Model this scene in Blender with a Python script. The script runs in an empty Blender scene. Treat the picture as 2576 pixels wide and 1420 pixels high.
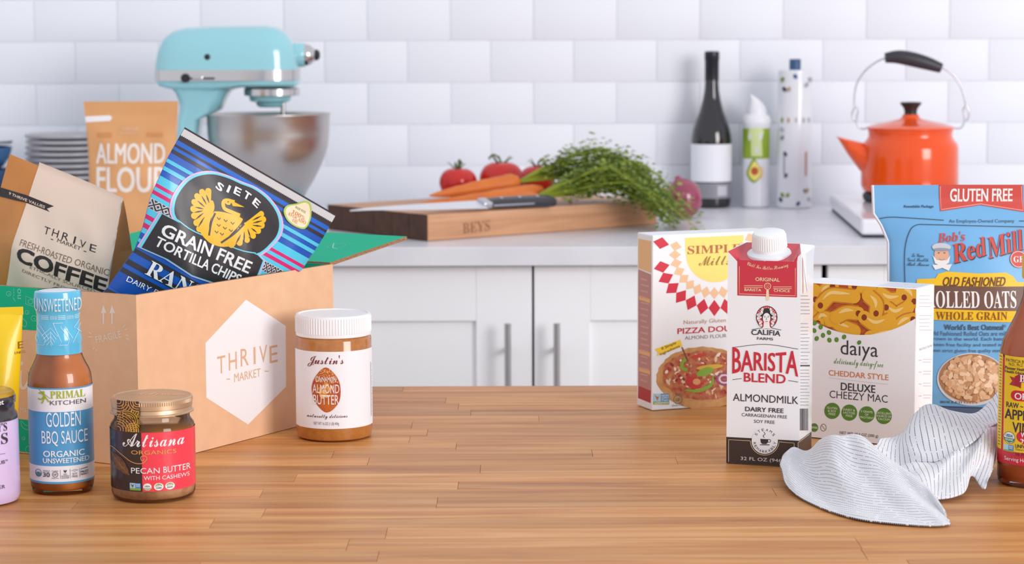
import bpy, bmesh, math, random
import numpy as np
from mathutils import Vector, Matrix

sc = bpy.context.scene
COL = sc.collection
PI = math.pi
rad = math.radians

# ------------------------------------------------------------------ camera
TOP = .84        # height of the butcher block top
CNT = .937       # height of the back worktop
WALL = 4.30      # distance of the tiled wall
cam = bpy.data.cameras.new('camera')
cam.sensor_width = 36
cam.lens = 36 * 5600 / 2576
cam.clip_start = .05
cam.dof.use_dof = True
cam.dof.focus_distance = 2.20
cam.dof.aperture_fstop = 10
camo = bpy.data.objects.new('camera', cam)
COL.objects.link(camo)
camo.matrix_world = (Matrix.Translation((0, 0, 1.27)) @ Matrix.Rotation(PI / 2 - .112, 4, 'X')
                     @ Matrix.Rotation(rad(-.2), 4, 'Z'))
sc.camera = camo

# ------------------------------------------------------------------ light
world = bpy.data.worlds.new('world')
sc.world = world
world.use_nodes = True
world.node_tree.nodes['Background'].inputs[0].default_value = (.93, .95, 1.0, 1)
world.node_tree.nodes['Background'].inputs[1].default_value = .80


def area(name, loc, target, sx, sy, power, col):
    l = bpy.data.lights.new(name, 'AREA')
    l.shape = 'RECTANGLE'
    l.size, l.size_y, l.energy, l.color = sx, sy, power, col
    o = bpy.data.objects.new(name, l)
    COL.objects.link(o)
    o.location = loc
    o.rotation_euler = (Vector(target) - Vector(loc)).to_track_quat('-Z', 'Y').to_euler()
    return o


area('window_light', (3.6, -1.2, 2.2), (.1, 2.9, .95), 2.0, 2.3, 150, (1, .965, .93))

sc.view_settings.view_transform = 'Standard'
sc.view_settings.look = 'None'
sc.view_settings.gamma = 1
sc.view_settings.use_curve_mapping = False
sc.view_settings.exposure = .13


# ------------------------------------------------------------------ helpers
def hx(h):
    h = h.lstrip('#')
    c = [int(h[i:i + 2], 16) / 255 for i in (0, 2, 4)]
    return tuple((x / 12.92 if x <= .04045 else ((x + .055) / 1.055) ** 2.4) for x in c) + (1,)


MATS = {}


def mat(name, color='#ffffff', rough=.5, metal=0., spec=.5, coat=0., noise=None, bump=None, sub=0., aniso=0.,
        trans=0., ior=1.45):
    """Principled material, optionally with a procedural colour variation and a procedural relief."""
    if name in MATS:
        return MATS[name]
    m = bpy.data.materials.new(name)
    m.use_nodes = True
    nt = m.node_tree
    b = nt.nodes['Principled BSDF']
    b.inputs['Base Color'].default_value = hx(color)
    b.inputs['Roughness'].default_value = rough
    b.inputs['Metallic'].default_value = metal
    b.inputs['Specular IOR Level'].default_value = spec
    b.inputs['Coat Weight'].default_value = coat
    b.inputs['IOR'].default_value = ior
    b.inputs['Transmission Weight'].default_value = trans
    b.inputs['Anisotropic'].default_value = aniso
    if sub:
        b.inputs['Subsurface Weight'].default_value = sub
        b.inputs['Subsurface Radius'].default_value = (.004, .003, .002)
    tc = None
    if noise or bump:
        tc = nt.nodes.new('ShaderNodeTexCoord')
    if noise:                                   # (scale, second colour, contrast)
        n = nt.nodes.new('ShaderNodeTexNoise')
        n.inputs['Scale'].default_value = noise[0]
        n.inputs['Detail'].default_value = 5
        r = nt.nodes.new('ShaderNodeValToRGB')
        k = noise[2] if len(noise) > 2 else .25
        r.color_ramp.elements[0].position = .5 - k
        r.color_ramp.elements[1].position = .5 + k
        r.color_ramp.elements[0].color = hx(color)
        r.color_ramp.elements[1].color = hx(noise[1])
        nt.links.new(tc.outputs['Object'], n.inputs['Vector'])
        nt.links.new(n.outputs[0], r.inputs[0])
        nt.links.new(r.outputs[0], b.inputs['Base Color'])
    if bump:                                    # (scale, strength, distance)
        n = nt.nodes.new('ShaderNodeTexNoise')
        n.inputs['Scale'].default_value = bump[0]
        n.inputs['Detail'].default_value = 3
        bp = nt.nodes.new('ShaderNodeBump')
        bp.inputs['Strength'].default_value = bump[1]
        bp.inputs['Distance'].default_value = bump[2]
        nt.links.new(tc.outputs['Object'], n.inputs['Vector'])
        nt.links.new(n.outputs[0], bp.inputs['Height'])
        nt.links.new(bp.outputs[0], b.inputs['Normal'])
    MATS[name] = m
    return m


def ink(color, rough=.45):
    return mat('ink_' + color.lstrip('#') + ('_%d' % (rough * 100)), color, rough)


def clear_glass(name, tint='#ffffff', ior=1.45):
    """thin walled clear glass: see-through, with fresnel gloss"""
    if name in MATS:
        return MATS[name]
    m = bpy.data.materials.new(name)
    m.use_nodes = True
    nt = m.node_tree
    nt.nodes.clear()
    out = nt.nodes.new('ShaderNodeOutputMaterial')
    mix = nt.nodes.new('ShaderNodeMixShader')
    tr = nt.nodes.new('ShaderNodeBsdfTransparent')
    gl = nt.nodes.new('ShaderNodeBsdfGlossy')
    fr = nt.nodes.new('ShaderNodeFresnel')
    fr.inputs[0].default_value = ior
    tr.inputs[0].default_value = hx(tint)
    gl.inputs['Roughness'].default_value = .04
    nt.links.new(fr.outputs[0], mix.inputs[0])
    nt.links.new(tr.outputs[0], mix.inputs[1])
    nt.links.new(gl.outputs[0], mix.inputs[2])
    nt.links.new(mix.outputs[0], out.inputs[0])
    MATS[name] = m
    return m


def wood(name, c1, c2, c3, axis=0, scale=1., rough=.4, spec=.4, vary=.16):
    """grain along one axis, shifted from plank to plank, each plank a little lighter or darker"""
    m = bpy.data.materials.new(name)
    m.use_nodes = True
    nt = m.node_tree
    N, L = nt.nodes.new, nt.links.new
    b = nt.nodes['Principled BSDF']
    b.inputs['Roughness'].default_value = rough
    b.inputs['Specular IOR Level'].default_value = spec
    tc = N('ShaderNodeTexCoord')
    oi = N('ShaderNodeObjectInfo')
    mul = N('ShaderNodeMath')
    mul.operation = 'MULTIPLY'
    mul.inputs[1].default_value = 37.
    L(oi.outputs['Random'], mul.inputs[0])
    add = N('ShaderNodeVectorMath')
    add.operation = 'ADD'
    L(tc.outputs['Object'], add.inputs[0])
    L(mul.outputs[0], add.inputs[1])
    mp = N('ShaderNodeMapping')
    s = [34 * scale] * 3
    s[axis] = 2.2 * scale
    mp.inputs['Scale'].default_value = s
    L(add.outputs[0], mp.inputs[0])
    n = N('ShaderNodeTexNoise')
    n.inputs['Scale'].default_value = 1.5
    n.inputs['Detail'].default_value = 7
    n.inputs['Roughness'].default_value = .6
    n.inputs['Distortion'].default_value = .6
    L(mp.outputs[0], n.inputs['Vector'])
    r = N('ShaderNodeValToRGB')
    e = r.color_ramp.elements
    e[0].position, e[0].color = .28, hx(c1)
    e[1].position, e[1].color = .72, hx(c3)
    mid = e.new(.5)
    mid.color = hx(c2)
    L(n.outputs[0], r.inputs[0])
    hsv = N('ShaderNodeHueSaturation')
    mr = N('ShaderNodeMapRange')
    mr.inputs['To Min'].default_value = 1 - vary
    mr.inputs['To Max'].default_value = 1 + vary
    L(oi.outputs['Random'], mr.inputs[0])
    L(mr.outputs[0], hsv.inputs['Value'])
    L(r.outputs[0], hsv.inputs['Color'])
    L(hsv.outputs[0], b.inputs['Base Color'])
    bp = N('ShaderNodeBump')
    bp.inputs['Strength'].default_value = .12
    bp.inputs['Distance'].default_value = .001
    L(n.outputs[0], bp.inputs['Height'])
    L(bp.outputs[0], b.inputs['Normal'])
    return m


def tag(o, label=None, cat=None, group=None, kind=None):
    if label:
        o['label'] = label
    if cat:
        o['category'] = cat
    if group:
        o['group'] = group
    if kind:
        o['kind'] = kind
    return o


def thing(name, label, cat, loc=(0, 0, 0), rz=0., group=None, rot=None):
    o = bpy.data.objects.new(name, None)
    o.empty_display_size = .02
    COL.objects.link(o)
    o.location = loc
    o.rotation_euler = rot or (0, 0, rz)
    return tag(o, label, cat, group)


def obj(name, data, material=None, parent=None, loc=None, rz=0., smooth=None, rot=None):
    """link a bmesh / (verts, faces) / mesh as one mesh object"""
    if isinstance(data, bmesh.types.BMesh):
        me = bpy.data.meshes.new(name)
        bmesh.ops.recalc_face_normals(data, faces=data.faces[:])
        data.to_mesh(me)
        data.free()
    elif isinstance(data, tuple):
        me = bpy.data.meshes.new(name)
        me.from_pydata([tuple(v) for v in data[0]], [], data[1])
        me.validate()
    else:
        me = data
    if material is not None and not me.materials:
        for m in (material if isinstance(material, (list, tuple)) else [material]):
            me.materials.append(m)
    if smooth is not None:
        me.polygons.foreach_set('use_smooth', [True] * len(me.polygons))
        if smooth < 180:
            me.set_sharp_from_angle(angle=rad(smooth))
    o = bpy.data.objects.new(name, me)
    COL.objects.link(o)
    if parent is not None:
        o.parent = parent
    if loc is not None:
        o.location = loc
    o.rotation_euler = rot or (0, 0, rz)
    return o


def bx(x0, x1, y0, y1, z0, z1, bev=0., seg=2, bm=None):
    b = bmesh.new()
    vs = [b.verts.new(c) for c in ((x0, y0, z0), (x1, y0, z0), (x1, y1, z0), (x0, y1, z0),
                                   (x0, y0, z1), (x1, y0, z1), (x1, y1, z1), (x0, y1, z1))]
    for f in ((0, 3, 2, 1), (4, 5, 6, 7), (0, 1, 5, 4), (1, 2, 6, 5), (2, 3, 7, 6), (3, 0, 4, 7)):
        b.faces.new([vs[i] for i in f])
    if bev:
        bmesh.ops.bevel(b, geom=b.edges[:], offset=bev, segments=seg, affect='EDGES', profile=.5)
    if bm is None:
        return b
    me = bpy.data.meshes.new('t')
    b.to_mesh(me)
    b.free()
    bm.from_mesh(me)
    bpy.data.meshes.remove(me)
    return bm


def lathe(profile, seg=56, cap=True):
    """surface of revolution around z from (radius, height) pairs"""
    vs, fs, rings = [], [], []
    for r, z in profile:
        if r < 1e-6:
            rings.append([len(vs)])
            vs.append((0, 0, z))
        else:
            rings.append(list(range(len(vs), len(vs) + seg)))
            vs += [(r * math.cos(2 * PI * i / seg), r * math.sin(2 * PI * i / seg), z) for i in range(seg)]
    for a, b in zip(rings, rings[1:]):
        for i in range(seg):
            j = (i + 1) % seg
            if len(a) == 1 and len(b) == 1:
                continue
            if len(a) == 1:
                fs.append((a[0], b[j], b[i]))
            elif len(b) == 1:
                fs.append((a[i], a[j], b[0]))
            else:
                fs.append((a[i], a[j], b[j], b[i]))
    if cap:
        if len(rings[0]) > 1:
            fs.append(tuple(reversed(rings[0])))
        if len(rings[-1]) > 1:
            fs.append(tuple(rings[-1]))
    return vs, fs


def catmull(pts, n=8, closed=False):
    """smooth curve through points (any dimension)"""
    P = [np.array(p, float) for p in pts]
    out = []
    m = len(P)
    rng = range(m) if closed else range(m - 1)
    for i in rng:
        if closed:
            p0, p1, p2, p3 = P[(i - 1) % m], P[i], P[(i + 1) % m], P[(i + 2) % m]
        else:
            p1, p2 = P[i], P[i + 1]
            p0 = P[i - 1] if i else 2 * p1 - p2
            p3 = P[i + 2] if i + 2 < m else 2 * p2 - p1
        for k in range(n):
            t = k / n
            out.append(.5 * (2 * p1 + (p2 - p0) * t + (2 * p0 - 5 * p1 + 4 * p2 - p3) * t * t
                             + (3 * p1 - p0 - 3 * p2 + p3) * t ** 3))
    if not closed:
        out.append(P[-1])
    return out


def tube(path, radius, seg=10, closed=False, flat=1.):
    """round (or flattened) tube along a 3d path; radius may be a list"""
    P = [Vector(p) for p in path]
    n = len(P)
    R_ = radius if isinstance(radius, (list, tuple)) else [radius] * n
    vs, fs = [], []
    up = Vector((0, 0, 1))
    prev = None
    for i, p in enumerate(P):
        if closed:
            t = P[(i + 1) % n] - P[i - 1]
        else:
            t = P[min(i + 1, n - 1)] - P[max(i - 1, 0)]
        t.normalize()
        if prev is None:
            a = up if abs(t.z) < .9 else Vector((1, 0, 0))
            s = t.cross(a).normalized()
        else:
            s = (prev - t * prev.dot(t)).normalized()
        prev = s
        b = t.cross(s)
        for k in range(seg):
            an = 2 * PI * k / seg
            vs.append(p + (s * math.cos(an) + b * math.sin(an) * flat) * R_[i])
    for i in range(n if closed else n - 1):
        for k in range(seg):
            j, l = (i + 1) % n, (k + 1) % seg
            fs.append((i * seg + k, i * seg + l, j * seg + l, j * seg + k))
    if not closed:
        fs.append(tuple(range(seg - 1, -1, -1)))
        fs.append(tuple((n - 1) * seg + k for k in range(seg)))
    return vs, fs


def loft(rings, closed_ring=True, cap=True):
    vs = [v for r in rings for v in r]
    n = len(rings[0])
    fs = []
    for i in range(len(rings) - 1):
        for k in range(n if closed_ring else n - 1):
            l = (k + 1) % n
            fs.append((i * n + k, i * n + l, (i + 1) * n + l, (i + 1) * n + k))
    if cap and closed_ring:
        fs.append(tuple(range(n - 1, -1, -1)))
        fs.append(tuple((len(rings) - 1) * n + k for k in range(n)))
    return vs, fs


def join(*parts):
    vs, fs = [], []
    for v, f in parts:
        o = len(vs)
        vs += list(v)
        fs += [tuple(i + o for i in q) for q in f]
    return vs, fs


def moved(d, off=(0, 0, 0), M=None):
    v = [Vector(p) for p in d[0]]
    if M is not None:
        v = [M @ p for p in v]
    o = Vector(off)
    return [p + o for p in v], d[1]


# ------------------------------------------------------------------ printing on surfaces
STY = {'b': (0x1D400, 0x1D41A, 0x1D7CE), 's': (0x1D4D0, 0x1D4EA, None)}     # bold serif, bold script
TXT = {}
FONT = []


def text2d(body, style=''):
    """outline mesh of a line of text, scaled into the unit square"""
    k = (body, style)
    if k in TXT:
        return TXT[k]
    s = body
    if style:
        U, l, d = STY[style]
        s = ''
        for c in body:
            if 'A' <= c <= 'Z':
                s += chr(U + ord(c) - 65)
            elif 'a' <= c <= 'z':
                s += chr(l + ord(c) - 97)
            elif '0' <= c <= '9' and d:
                s += chr(d + ord(c) - 48)
            else:
                s += c
    if not FONT:
        FONT.append(bpy.data.curves.new('t', 'FONT'))
        FONT.append(bpy.data.objects.new('t', FONT[0]))
        FONT[0].resolution_u = 3
    cu, o = FONT
    cu.body = s
    me = o.to_mesh()
    v = [(p.co.x, p.co.y) for p in me.vertices]
    f = [tuple(p.vertices) for p in me.polygons]
    o.to_mesh_clear()
    x0, x1 = min(p[0] for p in v), max(p[0] for p in v)
    y0, y1 = min(p[1] for p in v), max(p[1] for p in v)
    v = [((x - x0) / (x1 - x0), (y - y0) / (y1 - y0)) for x, y in v]
    TXT[k] = (v, f)
    return TXT[k]


def rectify(corners, W, H):
    """drawing units -> metres on a flat face, from the drawing's corners (tl, tr, br, bl);
    u runs -W/2..W/2, v runs 0..H upwards"""
    dst = [(-W / 2, H), (W / 2, H), (W / 2, 0), (-W / 2, 0)]
    a, b = [], []
    for (x, y), (u, v) in zip(corners, dst):
        a.append([x, y, 1, 0, 0, 0, -u * x, -u * y])
        b.append(u)
        a.append([0, 0, 0, x, y, 1, -v * x, -v * y])
        b.append(v)
    h = np.linalg.solve(np.array(a, float), np.array(b, float))

    def A(x, y):
        w = h[6] * x + h[7] * y + 1
        return (h[0] * x + h[1] * y + h[2]) / w, (h[3] * x + h[4] * y + h[5]) / w
    return A


FINE = {'printed_cinnamon', 'printed_glow', 'printed_flakes', 'printed_topping', 'printed_small_text', 'printed_dotted_line',
        'printed_barcode', 'printed_scales'}
JOIN = {'printed_emblem', 'printed_face', 'printed_portrait', 'printed_curl', 'printed_pecan', 'printed_figure', 'printed_bird', 'printed_zigzag', 'printed_cup'}


class Sheet:
    """flat print laid on a surface. A: drawing units -> (u, v) metres; fmap: (u, v, lift) -> local xyz"""

    def __init__(s, parent, fmap, A, du=None, dv=None, lift=.00015, step=.00012, clip=None):
        s.parent, s.fmap, s.A, s.du, s.dv, s.lift, s.step = parent, fmap, A, du, dv, lift, step
        s.bins, s.clip, s.n = {}, clip, 0

    def put(s, v, f, material, layer, name):
        s.n += 1
        V, F = s.bins.setdefault((layer, name, material.name, 0 if name in FINE or name in JOIN else s.n), ([], []))
        o = len(V)
        e = (s.n % 40) * 2e-6                  # successive prints never lie exactly in one plane
        V += [(p[0], p[1], (p[2] if len(p) == 3 else 0.) + e) for p in v]
        F += [tuple(i + o for i in q) for q in f]

    def poly(s, pts, material, layer=0, name='printed_shape'):
        v = [s.A(*p) for p in pts]
        s.put(v, [tuple(range(len(v)))], material, layer, name)

    def rect(s, x0, y0, x1, y1, material, layer=0, name='printed_band'):
        s.poly([(x0, y0), (x1, y0), (x1, y1), (x0, y1)], material, layer, name)

    def oval(s, cx, cy, rx, ry, material, layer=0, name='printed_shape', n=28, rot=0., wob=0., seed=0):
        rd = random.Random(seed)
        pts = []
        for i in range(n):
            a = 2 * PI * i / n
            k = 1 + wob * (rd.random() - .5) * 2
            x, y = rx * math.cos(a) * k, ry * math.sin(a) * k
            pts.append((cx + x * math.cos(rot) - y * math.sin(rot), cy + x * math.sin(rot) + y * math.cos(rot)))
        s.poly(pts, material, layer, name)

    def stroke(s, pts, w, material, layer=1, name='printed_line', closed=False, smooth=0, taper=False):
        if smooth:
            pts = [tuple(p) for p in catmull(pts, smooth, closed)]
        n = len(pts)
        L_, R_ = [], []
        for i in range(n):
            a = pts[(i - 1) % n] if closed or i else pts[0]
            b = pts[(i + 1) % n] if closed or i < n - 1 else pts[-1]
            dx, dy = b[0] - a[0], b[1] - a[1]
            d = math.hypot(dx, dy) or 1
            k = w / 2
            if taper:
                k *= .25 + .75 * math.sin(PI * min(1, max(0, i / (n - 1))))
            nx, ny = -dy / d * k, dx / d * k
            L_.append((pts[i][0] + nx, pts[i][1] + ny))
            R_.append((pts[i][0] - nx, pts[i][1] - ny))
        v = [s.A(*p) for p in L_ + R_]
        f = [(i, (i + 1) % n, n + (i + 1) % n, n + i) for i in range(n if closed else n - 1)]
        s.put(v, f, material, layer, name)

    def ring(s, cx, cy, rx, ry, w, material, layer=1, name='printed_ring', n=36):
        s.stroke([(cx + rx * math.cos(2 * PI * i / n), cy + ry * math.sin(2 * PI * i / n)) for i in range(n)],
                 w, material, layer, name, closed=True)

    def text(s, body, cx, cy, w, h, material, style='', layer=2, rot=0., arc=0., name='printed_lettering', warp=None, wt=.024):
        """text fitted to a w x h box (drawing units) around a centre; rot in the surface, arc bends it"""
        heavy = style in ('sb', 'sbi')
        lean = .22 if style in ('bi', 'sbi') else 0.
        v, f = text2d(body, 'b' if style == 'bi' else style if style in ('b', 's') else '')
        k = h / w
        if lean:
            v = [(a + lean * (b - .5) * k, b) for a, b in v]
        if heavy:                              # bold face: the outline laid down four times, slightly shifted
            m, d = len(v), wt
            v = [(a + i * d * k, b + j * d * .6) for i, j in ((-1, -1), (1, -1), (1, 1), (-1, 1)) for a, b in v]
            f = [tuple(i + m * n for i in q) for n in range(4) for q in f]
            lifts = [n * .00002 for n in range(4) for _ in range(m)]
        u0, v0 = s.A(cx, cy)
        ux, vx = s.A(cx + 1, cy)
        uy, vy = s.A(cx, cy + 1)
        sx = math.hypot(ux - u0, vx - v0)
        sy = math.hypot(uy - u0, vy - v0)
        out = []
        for a, b in v:
            if warp:
                a, b = warp(a, b)
            x, y = (a - .5) * w * sx, (b - .5) * h * sy
            if arc:
                r = w * sx / arc
                an = x / r
                x, y = (r + y) * math.sin(an), (r + y) * math.cos(an) - r
            out.append((u0 + x * math.cos(rot) - y * math.sin(rot), v0 + x * math.sin(rot) + y * math.cos(rot)))
        if heavy:
            out = [(x, y, l) for (x, y), l in zip(out, lifts)]
        s.put(out, f, material, layer, name)

    def greek(s, x0, y0, x1, n, pitch, material, h=1.2, layer=2, seed=1):
        """lines of print too small to read: rows of short dashes"""
        rd = random.Random(seed)
        for i in range(n):
            x = x0
            y = y0 + i * pitch
            end = x0 + (x1 - x0) * (.75 + .25 * rd.random())
            while x < end:
                l = (x1 - x0) * rd.uniform(.04, .13)
                s.rect(x, y, min(x + l, end), y + h, material, layer, 'printed_small_text')
                x += l + (x1 - x0) * .02

    def done(s):
        for (layer, name, mname, _), (V, F) in sorted(s.bins.items(), key=lambda t: (t[0][0], t[0][3])):
            h = s.lift + s.step * layer
            big, small = [], []
            for q in F:
                xs, ys = [V[i][0] for i in q], [V[i][1] for i in q]
                cut = (s.du and max(xs) - min(xs) > 1.3 * s.du) or (s.dv and max(ys) - min(ys) > 1.3 * s.dv)
                if s.clip and not cut:
                    c = s.clip
                    cut = min(xs) < c[0] or max(xs) > c[1] or min(ys) < c[2] or max(ys) > c[3]
                (big if cut else small).append(q)
            P_, Q = [], []
            if small:
                ix = {}
                for q in small:
                    for i in q:
                        if i not in ix:
                            ix[i] = len(P_)
                            P_.append(V[i])
                    Q.append(tuple(ix[i] for i in q))
            if big:
                bm = bmesh.new()
                ix = {}
                for q in big:
                    for i in q:
                        if i not in ix:
                            ix[i] = bm.verts.new(V[i])
                    try:
                        bm.faces.new([ix[i] for i in q])
                    except ValueError:
                        pass
                bmesh.ops.triangulate(bm, faces=bm.faces[:])
                if s.clip:
                    for ax, val, sg in ((0, s.clip[0], -1), (0, s.clip[1], 1), (1, s.clip[2], -1), (1, s.clip[3], 1)):
                        no = Vector((sg, 0, 0)) if ax == 0 else Vector((0, sg, 0))
                        bmesh.ops.bisect_plane(bm, geom=bm.verts[:] + bm.edges[:] + bm.faces[:], dist=1e-7,
                                               plane_co=no * (sg * val), plane_no=no, clear_outer=True)
                for st, ax in ((s.du, 0), (s.dv, 1)):
                    if not st or not bm.verts:
                        continue
                    c = [v.co[ax] for v in bm.verts]
                    k0, k1 = math.floor(min(c) / st) + 1, math.ceil(max(c) / st)
                    no = Vector((1, 0, 0)) if ax == 0 else Vector((0, 1, 0))
                    for k in range(k0, k1):
                        bmesh.ops.bisect_plane(bm, geom=bm.verts[:] + bm.edges[:] + bm.faces[:], dist=1e-7,
                                               plane_co=no * (k * st), plane_no=no)
                bm.verts.index_update()
                o = len(P_)
                P_ += [tuple(v.co) for v in bm.verts]
                Q += [tuple(v.index + o for v in f.verts) for f in bm.faces]
                bm.free()
            if not Q:
                continue
            me = bpy.data.meshes.new(name)
            me.from_pydata([tuple(s.fmap(x, y, h + l)) for x, y, l in P_], [], Q)
            if s.du or s.dv:
                me.polygons.foreach_set('use_smooth', [True] * len(me.polygons))
            me.materials.append(MATS[mname])
            o = bpy.data.objects.new(name, me)
            COL.objects.link(o)
            o.parent = s.parent
            if name in FINE:
                o['kind'] = 'stuff'
        s.bins = {}


def flat_front(y):
    return lambda u, v, h: (u, y - h, v)


def on_cylinder(r, z0=0.):
    """drawing u is the sideways offset seen from the front, wrapped onto the cylinder"""
    def f(u, v, h):
        rr = r(v) if callable(r) else r
        a = math.asin(max(-.9995, min(.9995, u / rr)))
        return ((rr + h) * math.sin(a), -(rr + h) * math.cos(a), v + z0)
    return f


def band(r, z0, z1, material, parent, name='label_band', a0=-180, a1=180, lift=.0002, zn=1, seg=72):
    """a printed band wrapped round a body of radius r (or r(z)), angles measured from the front"""
    vs, fs = [], []
    full = a1 - a0 >= 359.9
    n = seg if full else max(6, int(seg * (a1 - a0) / 360))
    m = n if full else n + 1
    for j in range(zn + 1):
        z = z0 + (z1 - z0) * j / zn
        rr = (r(z) if callable(r) else r) + lift
        for i in range(m):
            a = rad(a0 + (a1 - a0) * i / n)
            vs.append((rr * math.sin(a), -rr * math.cos(a), z))
    for j in range(zn):
        for i in range(n):
            k = (i + 1) % m
            fs.append((j * m + i, j * m + k, (j + 1) * m + k, (j + 1) * m + i))
    return obj(name, (vs, fs), material, parent, smooth=180)


def prof(pts):
    """radius as a function of height from a profile"""
    zs = [p[1] for p in pts]
    rs = [p[0] for p in pts]
    return lambda z: float(np.interp(z, zs, rs))


# ------------------------------------------------------------------ the room
M_TILE = mat('glazed_tile', '#eff1f8', .5, spec=.3, noise=(3., '#ebedf5', .3))
M_GROUT = mat('grout', '#e9eaf0', .8, noise=(40., '#e2e3ea', .3))
M_FLOOR = wood('floor_boards', '#947d69', '#ad957e', '#c0aa94', axis=0, scale=.5, rough=.5)
tag(obj('floor', bx(-4, 4, -3, 4.5, -.05, 0), M_FLOOR), kind='structure')
wall = tag(obj('wall_back', bx(-3, 3, WALL, WALL + .12, 0, 2.7), M_GROUT), kind='structure')
TW, TH, GR = .1596, .0802, .0014
tile_bm = bx(-TW / 2 + GR / 2, TW / 2 - GR / 2, -.0014, .002, -TH / 2 + GR / 2, TH / 2 - GR / 2, .0011, 2)
tile_me = bpy.data.meshes.new('tile')
tile_bm.to_mesh(tile_me)
tile_bm.free()
tile_me.materials.append(M_TILE)
tile_me.polygons.foreach_set('use_smooth', [True] * len(tile_me.polygons))
rt = random.Random(4)
for r_ in range(-5, 6):
    zc = 1.2536 + TH * (r_ + .5)
    if zc < CNT - .05:
        continue
    off = .0429 if r_ % 2 == 0 else -.0397
    for c_ in range(-8, 8):
        o = bpy.data.objects.new('tile', tile_me)
        COL.objects.link(o)
        o.parent = wall
        o.location = (off + TW * (c_ + .5), WALL - .0005 * rt.random(), zc)
        o.rotation_euler = (rt.uniform(-.0015, .0015), 0, rt.uniform(-.0015, .0015))

# ------------------------------------------------------------------ back cabinets and worktop
M_CAB = mat('cabinet_paint', '#f6f7fb', .42, noise=(2., '#f3f4f9', .3))
M_DARK = mat('cabinet_gap', '#3b3a40', .8)
M_STEEL = mat('brushed_steel', '#b9b7b8', .28, 1., aniso=.4, bump=(300, .03, .001))
M_QUARTZ = mat('white_quartz', '#e6e6ec', .28, noise=(7., '#d9d9e2', .16))
FRONT = 3.447
GAPX = [-.40 - .455 - .014, -.4225, .0330, .4885, .4885 + .455]   # door seams


def cabinet(x0, x1, n, label, handles):
    c = thing('base_cabinet', label, 'cabinet', ((x0 + x1) / 2, FRONT + .03, 0), group='white shaker base cabinets')
    w = (x1 - x0) / 2
    obj('carcass', bx(-w + .002, w - .002, .022, .60, .09, CNT - .0305), M_DARK, c)
    obj('plinth', bx(-w, w, .06, .08, 0, .09), M_CAB, c)
    dw = 2 * w / n
    for i in range(n):
        a, b = -w + i * dw + .0018, -w + (i + 1) * dw - .0018
        z0, z1 = .10, CNT - .0335
        st = .088
        d = obj('door', bx(a, a + st, 0, .02, z0, z1, .0012), M_CAB, c)           # left stile
        obj('stile', bx(b - st, b, 0, .02, z0, z1, .0012), M_CAB, d)
        obj('rail', bx(a + st, b - st, .0003, .02, z1 - .0865, z1, .0012), M_CAB, d)
        obj('rail', bx(a + st, b - st, .0003, .02, z0, z0 + .0865, .0012), M_CAB, d)
        obj('panel', bx(a + st - .004, b - st + .004, .0085, .016, z0 + .08, z1 - .08), M_CAB, d)
        if handles[i] is not None:
            hxx = handles[i] - (x0 + x1) / 2
            bar = lathe([(0, -.155), (.0048, -.155), (.0053, -.1545), (.0053, .1545), (.0048, .155), (0, .155)], 20)
            pins = [moved(lathe([(.0042, 0), (.0042, .034)], 14), (0, 0, z), Matrix.Rotation(-PI / 2, 3, 'X'))
                    for z in (-.11, .11)]
            pins = [([Vector((p.x, p.y, p.z)) for p in v], f) for v, f in pins]
            obj('bar_handle', join(bar, *[(v, f) for v, f in pins]), M_STEEL, d, loc=(hxx, -.034, .6625), smooth=40)


cabinet(-.4225, .4885, 2, 'white two-door base cabinet with two steel bar handles in mid view', [-.0070, .0697])
cabinet(-1.3335, -.4245, 2, 'white base cabinet hidden behind the cardboard box', [None, None])
cabinet(.4945, 1.40, 2, 'white base cabinet seen between the milk carton and the blue oats bag', [None, None])
tag(obj('countertop', bx(-1.6, 1.6, FRONT, WALL, CNT - .0295, CNT, .0012), M_QUARTZ),
    'long white quartz countertop running along the tiled wall', 'countertop')

# ------------------------------------------------------------------ the butcher block island
M_BLOCK = wood('butcher_block', '#ad6a35', '#cb8c50', '#dea86e', axis=0, scale=1., rough=.40, spec=.25, vary=.15)
M_GLUE = mat('glue_line', '#8f6038', .7)
M_ISL = mat('island_paint', '#dfe1e6', .5)
isl = thing('kitchen_island', 'butcher block kitchen island of honey coloured staves filling the foreground',
            'kitchen island', (0, 2.0, 0))
BACK, NEAR = .687, -.60
obj('core_board', bx(-1.0, 1.0, NEAR, BACK, TOP - .045, TOP - .0012), M_GLUE, isl)
obj('base_cabinet_body', bx(-.92, .92, NEAR + .06, BACK - .06, 0, TOP - .045), M_ISL, isl)
rs = random.Random(11)
y_ = BACK
while y_ > NEAR + .01:
    wd = rs.uniform(.036, .047)
    y2 = max(NEAR, y_ - wd)
    x_ = -1.0 - rs.uniform(0, .3)
    while x_ < 1.0:
        ln = rs.uniform(.26, .62)
        a, b = max(-1.0, x_), min(1.0, x_ + ln)
        if b - a > .03:
            g = .00012
            obj('stave', bx(-(b - a) / 2 + g, (b - a) / 2 - g, -(y_ - y2) / 2 + g, (y_ - y2) / 2 - g, -.045, 0, .0003, 1),
                M_BLOCK, isl, loc=((a + b) / 2, (y_ + y2) / 2, TOP - rs.random() * .00012))
        x_ += ln
    y_ = y2

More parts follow.
